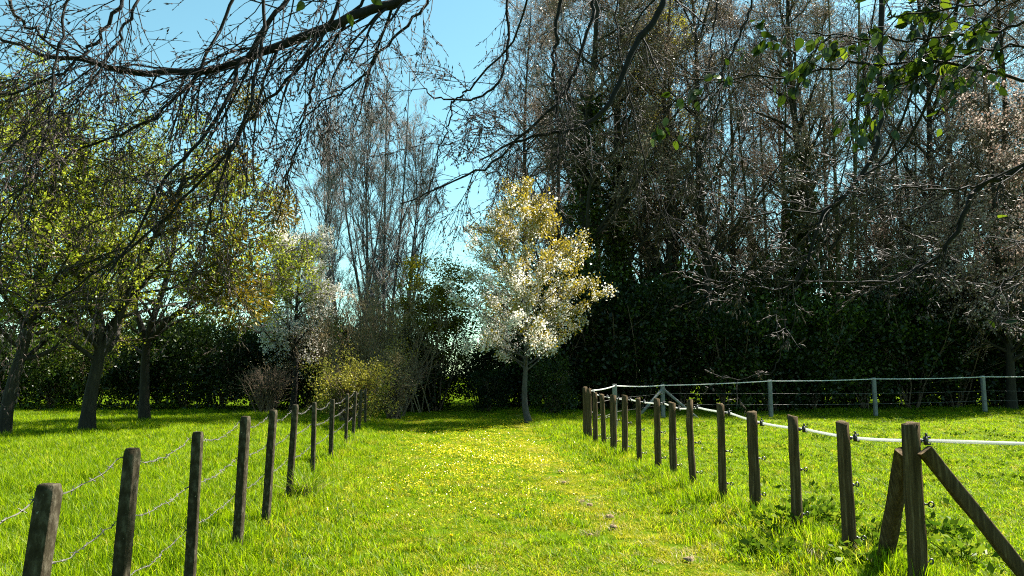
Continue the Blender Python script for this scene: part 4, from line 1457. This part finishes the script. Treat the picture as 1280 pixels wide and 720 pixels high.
    bough([(1050, 250), (1023, 280), (1000, 282), (963, 303), (920, 347), (880, 352)], (4.5, 4.4), 0.009, 0.003, c1=7, L1=0.3, c2=4, L2=0.2, droop=0.0)
    bough([(1000, 345), (985, 385), (978, 430), (965, 462), (930, 472), (895, 468)], (4.4, 4.3), 0.004, 0.002, c1=5, L1=0.2, c2=2, L2=0.1, start=0.5, droop=-0.02)
    # ---- second tree at the right, trunk outside the view
    hx, hy = 5.0, 2.4
    hr = thing('broadleaf_tree', 'tree reaching in from the right with a spray of fresh green leaves', 'tree', (hx, hy, 0))
    tl = trunk_line(rng, [[0, 0, -0.2], [-0.05, 0.05, 2], [0, 0.1, 4.5], [0.1, 0.2, 8.0]], 0.22, 0.07, 12)
    g = Geo()
    g.tube(*tl, k=12)
    ob('trunk', g.mesh('trunk', M['bough'], True), hr)

    def side(pix, Y, r0, r1, zt, **kw):
        Ys = np.linspace(Y[0], Y[1], len(pix))
        pts = [at(px, py, y_) for (px, py), y_ in zip(pix, Ys)]
        line = np.concatenate([catmull([np.array([hx - 0.1, hy, zt]), 0.5 * (np.array([hx, hy, zt + 0.5]) + pts[0]), pts[0]], 8)[:-1], catmull(pts, 22)]) - np.array([hx, hy, 0])
        kw.setdefault('start', 0.3)
        a, t, ls = bough_parts(rng, line, r0, r1, n=36, **kw)
        b = ob('bough', a, hr)
        for nm_, me_ in zip(('twigs', 'buds'), t):
            if me_ is not None:
                tag(ob(nm_, me_, b), None, None, None, 'stuff')
        return b, ls
    side([(1300, 200), (1280, 207), (1246, 223), (1220, 236), (1206, 267), (1190, 293), (1173, 317), (1146, 337), (1120, 350), (1100, 355), (1050, 352), (1000, 355), (960, 348)], (4.2, 4.4), 0.022, 0.003, 3.3, c1=13, L1=0.36, c2=4, L2=0.2, droop=-0.03)
    side([(1225, 232), (1185, 238), (1136, 233), (1110, 243), (1085, 255)], (4.2, 4.3), 0.008, 0.003, 3.3, c1=8, L1=0.35, c2=4, droop=-0.03)
    side([(1300, 320), (1265, 345), (1240, 372), (1260, 400), (1275, 420)], (4.0, 4.0), 0.007, 0.003, 2.6, c1=6, L1=0.25, c2=3, L2=0.15)
    # leafy boughs
    lm = leaf_shape()
    from mathutils import Matrix

    def leafy(pix, Y, r0, zt, nl, spread=0.05, size=(0.04, 0.068)):
        b, ls = side(pix, Y, r0, 0.003, zt, c1=10, L1=0.42, c2=4, L2=0.2, c3=0 or 1, droop=-0.03, buds=False, start=0.38)
        allp = []
        for Q in ls[:2]:
            idx = np.repeat(np.arange(len(Q[0])), 6)
            pos, tan, _, _ = along(Q[0], idx, rng.uniform(0.2, 1.0, len(idx)))
            allp.append((pos, tan))
        pos = np.concatenate([a[0] for a in allp])
        tan = np.concatenate([a[1] for a in allp])
        pick = rng.permutation(len(pos))[:nl]
        for q in pick:
            o = ob('leaf', lm, b)
            p = pos[q] + np.array([0, 0, -0.01])
            d = unit(tan[q] * 0.6 + rng.normal(size=3) * 0.45 + np.array([0, 0, -0.75]))
            sdv = unit(np.cross(d, rng.normal(size=3)))
            nn = np.cross(d, sdv)
            s_ = rng.uniform(*size)
            mt = np.eye(4)
            mt[:3, 0], mt[:3, 1], mt[:3, 2], mt[:3, 3] = d * s_, sdv * s_, nn * s_, p + d * s_ * 0.25
            o.matrix_local = Matrix(mt.tolist())
    leafy([(1320, 105), (1280, 100), (1220, 87), (1173, 80), (1086, 80), (1046, 87), (1003, 93), (953, 97), (893, 100), (860, 98)], (3.3, 3.5), 0.010, 3.0, 110)
    leafy([(1330, 20), (1280, 28), (1230, 40), (1180, 45), (1130, 50), (1080, 48), (1020, 40)], (3.1, 3.4), 0.009, 3.3, 150)
    leafy([(1345, -20), (1290, -8), (1230, 4), (1170, 14), (1110, 22)], (2.9, 3.2), 0.008, 3.4, 100)
    leafy([(1340, 70), (1290, 60), (1240, 62), (1190, 75), (1140, 100), (1090, 115)], (3.2, 3.4), 0.008, 3.1, 100)
    leafy([(420, -40), (408, -10), (398, 12)], (3.0, 3.0), 0.004, 3.6, 5)
    leafy([(1380, 325), (1340, 322), (1300, 320)], (2.6, 2.6), 0.006, 2.3, 8)


build_boughs()


# ------------------------------------------------------------------ small plants and odds and ends
def build_small():
    rng = np.random.default_rng(55)
    # tussock at the foot of a left post
    for px, py, sc, lb in ((378, 628, 1.0, 'dry-bladed grass tussock at the foot of a left concrete post'),):
        Y = FPX * EYE / (py - 470)
        p = at(px, py, Y)
        t = thing('grass_tussock', lb, 'grass tussock', (p[0], Y, float(height(p[0], Y))))
        ob('blades', tuft(rng, 260, 0.16, 0.5, 0.007, 1.1, M['grass'], 'tussock_blades', 0.1), t)
        ob('dry_blades', tuft(rng, 120, 0.17, 0.42, 0.006, 1.8, M['grass_dry'], 'tussock_dry_blades'), t)
    # leafy weeds by the right posts
    G = 'leafy weeds beside the wooden posts'
    for i, (px, py, s_, h, lb) in enumerate(((975, 668, .30, .22, 'dark leafy weed clump left of the third wooden post'), (1010, 660, .26, .26, 'leafy weed clump between the third and second wooden posts'),
                                             (1042, 655, .24, .2, 'yellowish leafy weed against the second wooden post'), (960, 690, .22, .14, 'low dark weed in front of the weed clump'),
                                             (1092, 690, .24, .2, 'leafy weed between the second post and the end post'), (1085, 712, .26, .16, 'low weed in front of the second wooden post'),
                                             (1200, 700, .3, .2, 'weed clump under the slanting brace'), (1170, 668, .24, .16, 'small weed clump behind the brace'))):
        Y = FPX * EYE / (py - 470)
        p = at(px, py, Y)
        g = Geo()
        n = 130
        az = rng.random(n) * 6.28
        el = rng.uniform(-0.1, 1.0, n)
        rr = s_ * np.sqrt(rng.random(n))
        C = np.stack([np.cos(az) * rr, np.sin(az) * rr, h * rng.uniform(0.15, 1.0, n)], -1)
        a2 = az + rng.normal(size=n)
        D = np.stack([np.cos(a2) * np.cos(el), np.sin(a2) * np.cos(el), np.sin(el)], -1)
        Ln = rng.uniform(0.05, 0.1, n)
        g.leaves(C, D, Ln, Ln * 0.6, rng)
        t = thing('weed_clump', lb, 'weed', (p[0], Y, float(height(p[0], Y))), 0, G)
        ob('leaves', g.mesh('leaves', M['weed']), t)
        g = Geo()
        k = rng.permutation(n)[:40]
        B = C[k] * [0.3, 0.3, 0]
        g.tube(np.stack([B, (B + C[k]) * 0.5 + [0, 0, 0.02], C[k]], 1), np.full((40, 3), 0.003), 3)
        ob('stems', g.mesh('stems', M['weed']), t)
    # dry clods along the worn track
    G = 'dry clods on the worn track'
    for px, py, s_, lb in ((701, 590, .10, 'farthest dry clod on the worn strip of the path'), (705, 602, .08, 'small dry clod just in front of the farthest one'), (737, 630, .10, 'dark dry clod halfway down the worn strip'),
                           (728, 626, .07, 'small pale clod left of the dark halfway one'), (762, 643, .11, 'broad dry clod in front of the halfway clod'), (767, 655, .10, 'nearest large dry clod on the worn strip'),
                           (738, 664, .06, 'small clod left of the nearest large one'), (862, 696, .10, 'brown clod near the bottom of the path at right')):
        Y = FPX * EYE / (py - 470)
        p = at(px, py, Y)
        g = Geo()
        th, ph = np.meshgrid(np.linspace(0, 2 * PI, 11)[:-1], np.linspace(0.15, PI * 0.6, 5))
        r_ = s_ * 0.42 * (1 + rng.normal(size=th.shape) * 0.22)
        V = np.stack([r_ * np.cos(th) * np.sin(ph), r_ * np.sin(th) * np.sin(ph) * 0.8, r_ * np.cos(ph) * 0.55], -1).reshape(-1, 3)
        Q = [[i * 10 + j, i * 10 + (j + 1) % 10, (i + 1) * 10 + (j + 1) % 10, (i + 1) * 10 + j] for i in range(4) for j in range(10)]
        g.add(V, Q)
        t = thing('dry_clod', lb, 'clod', (p[0], Y, float(height(p[0], Y)) + 0.03), 0, G)
        ob('earth', g.mesh('earth', M['clod']), t)
        tag(ob('dry_blades', tuft(rng, 36, s_ * 1.5, 0.09, 0.005, 1.8, M['grass_dry'], 'clod_blades'), t), None, None, None, 'stuff')
    # single dandelions in the near grass
    G = 'dandelions in the near grass'
    dm = None
    for px, py, lb in ((529, 674, 'single yellow dandelion, left of a pair in the near grass'), (565, 679, 'single yellow dandelion, right of a pair in the near grass'), (492, 623, 'lone dandelion farther up the left of the path')):
        Y = FPX * EYE / (py - 470)
        p = at(px, py, Y)
        t = thing('dandelion', lb, 'flower', (p[0], Y - 0.1, float(height(p[0], Y))), 0, G)
        h = 0.14
        g = Geo()
        for ring in range(3):
            n = 16
            az = np.arange(n) * 2 * PI / n + ring * 0.2
            el = 0.15 + ring * 0.45
            D = np.stack([np.cos(az) * math.cos(el), np.sin(az) * math.cos(el), np.full(n, math.sin(el))], -1)
            g.leaves(np.tile([[0, 0, h]], (n, 1)), D, 0.022, 0.007, rng)
        ob('flower_head', g.mesh('flower_head', M['buttercup']), t)
        g = Geo()
        g.tube(np.array([[0, 0, 0], [0.004, 0, h * 0.5], [0, 0, h]]), np.array([0.003, 0.003, 0.003]), 5)
        ob('stem', g.mesh('stem', M['weed']), t)


build_small()
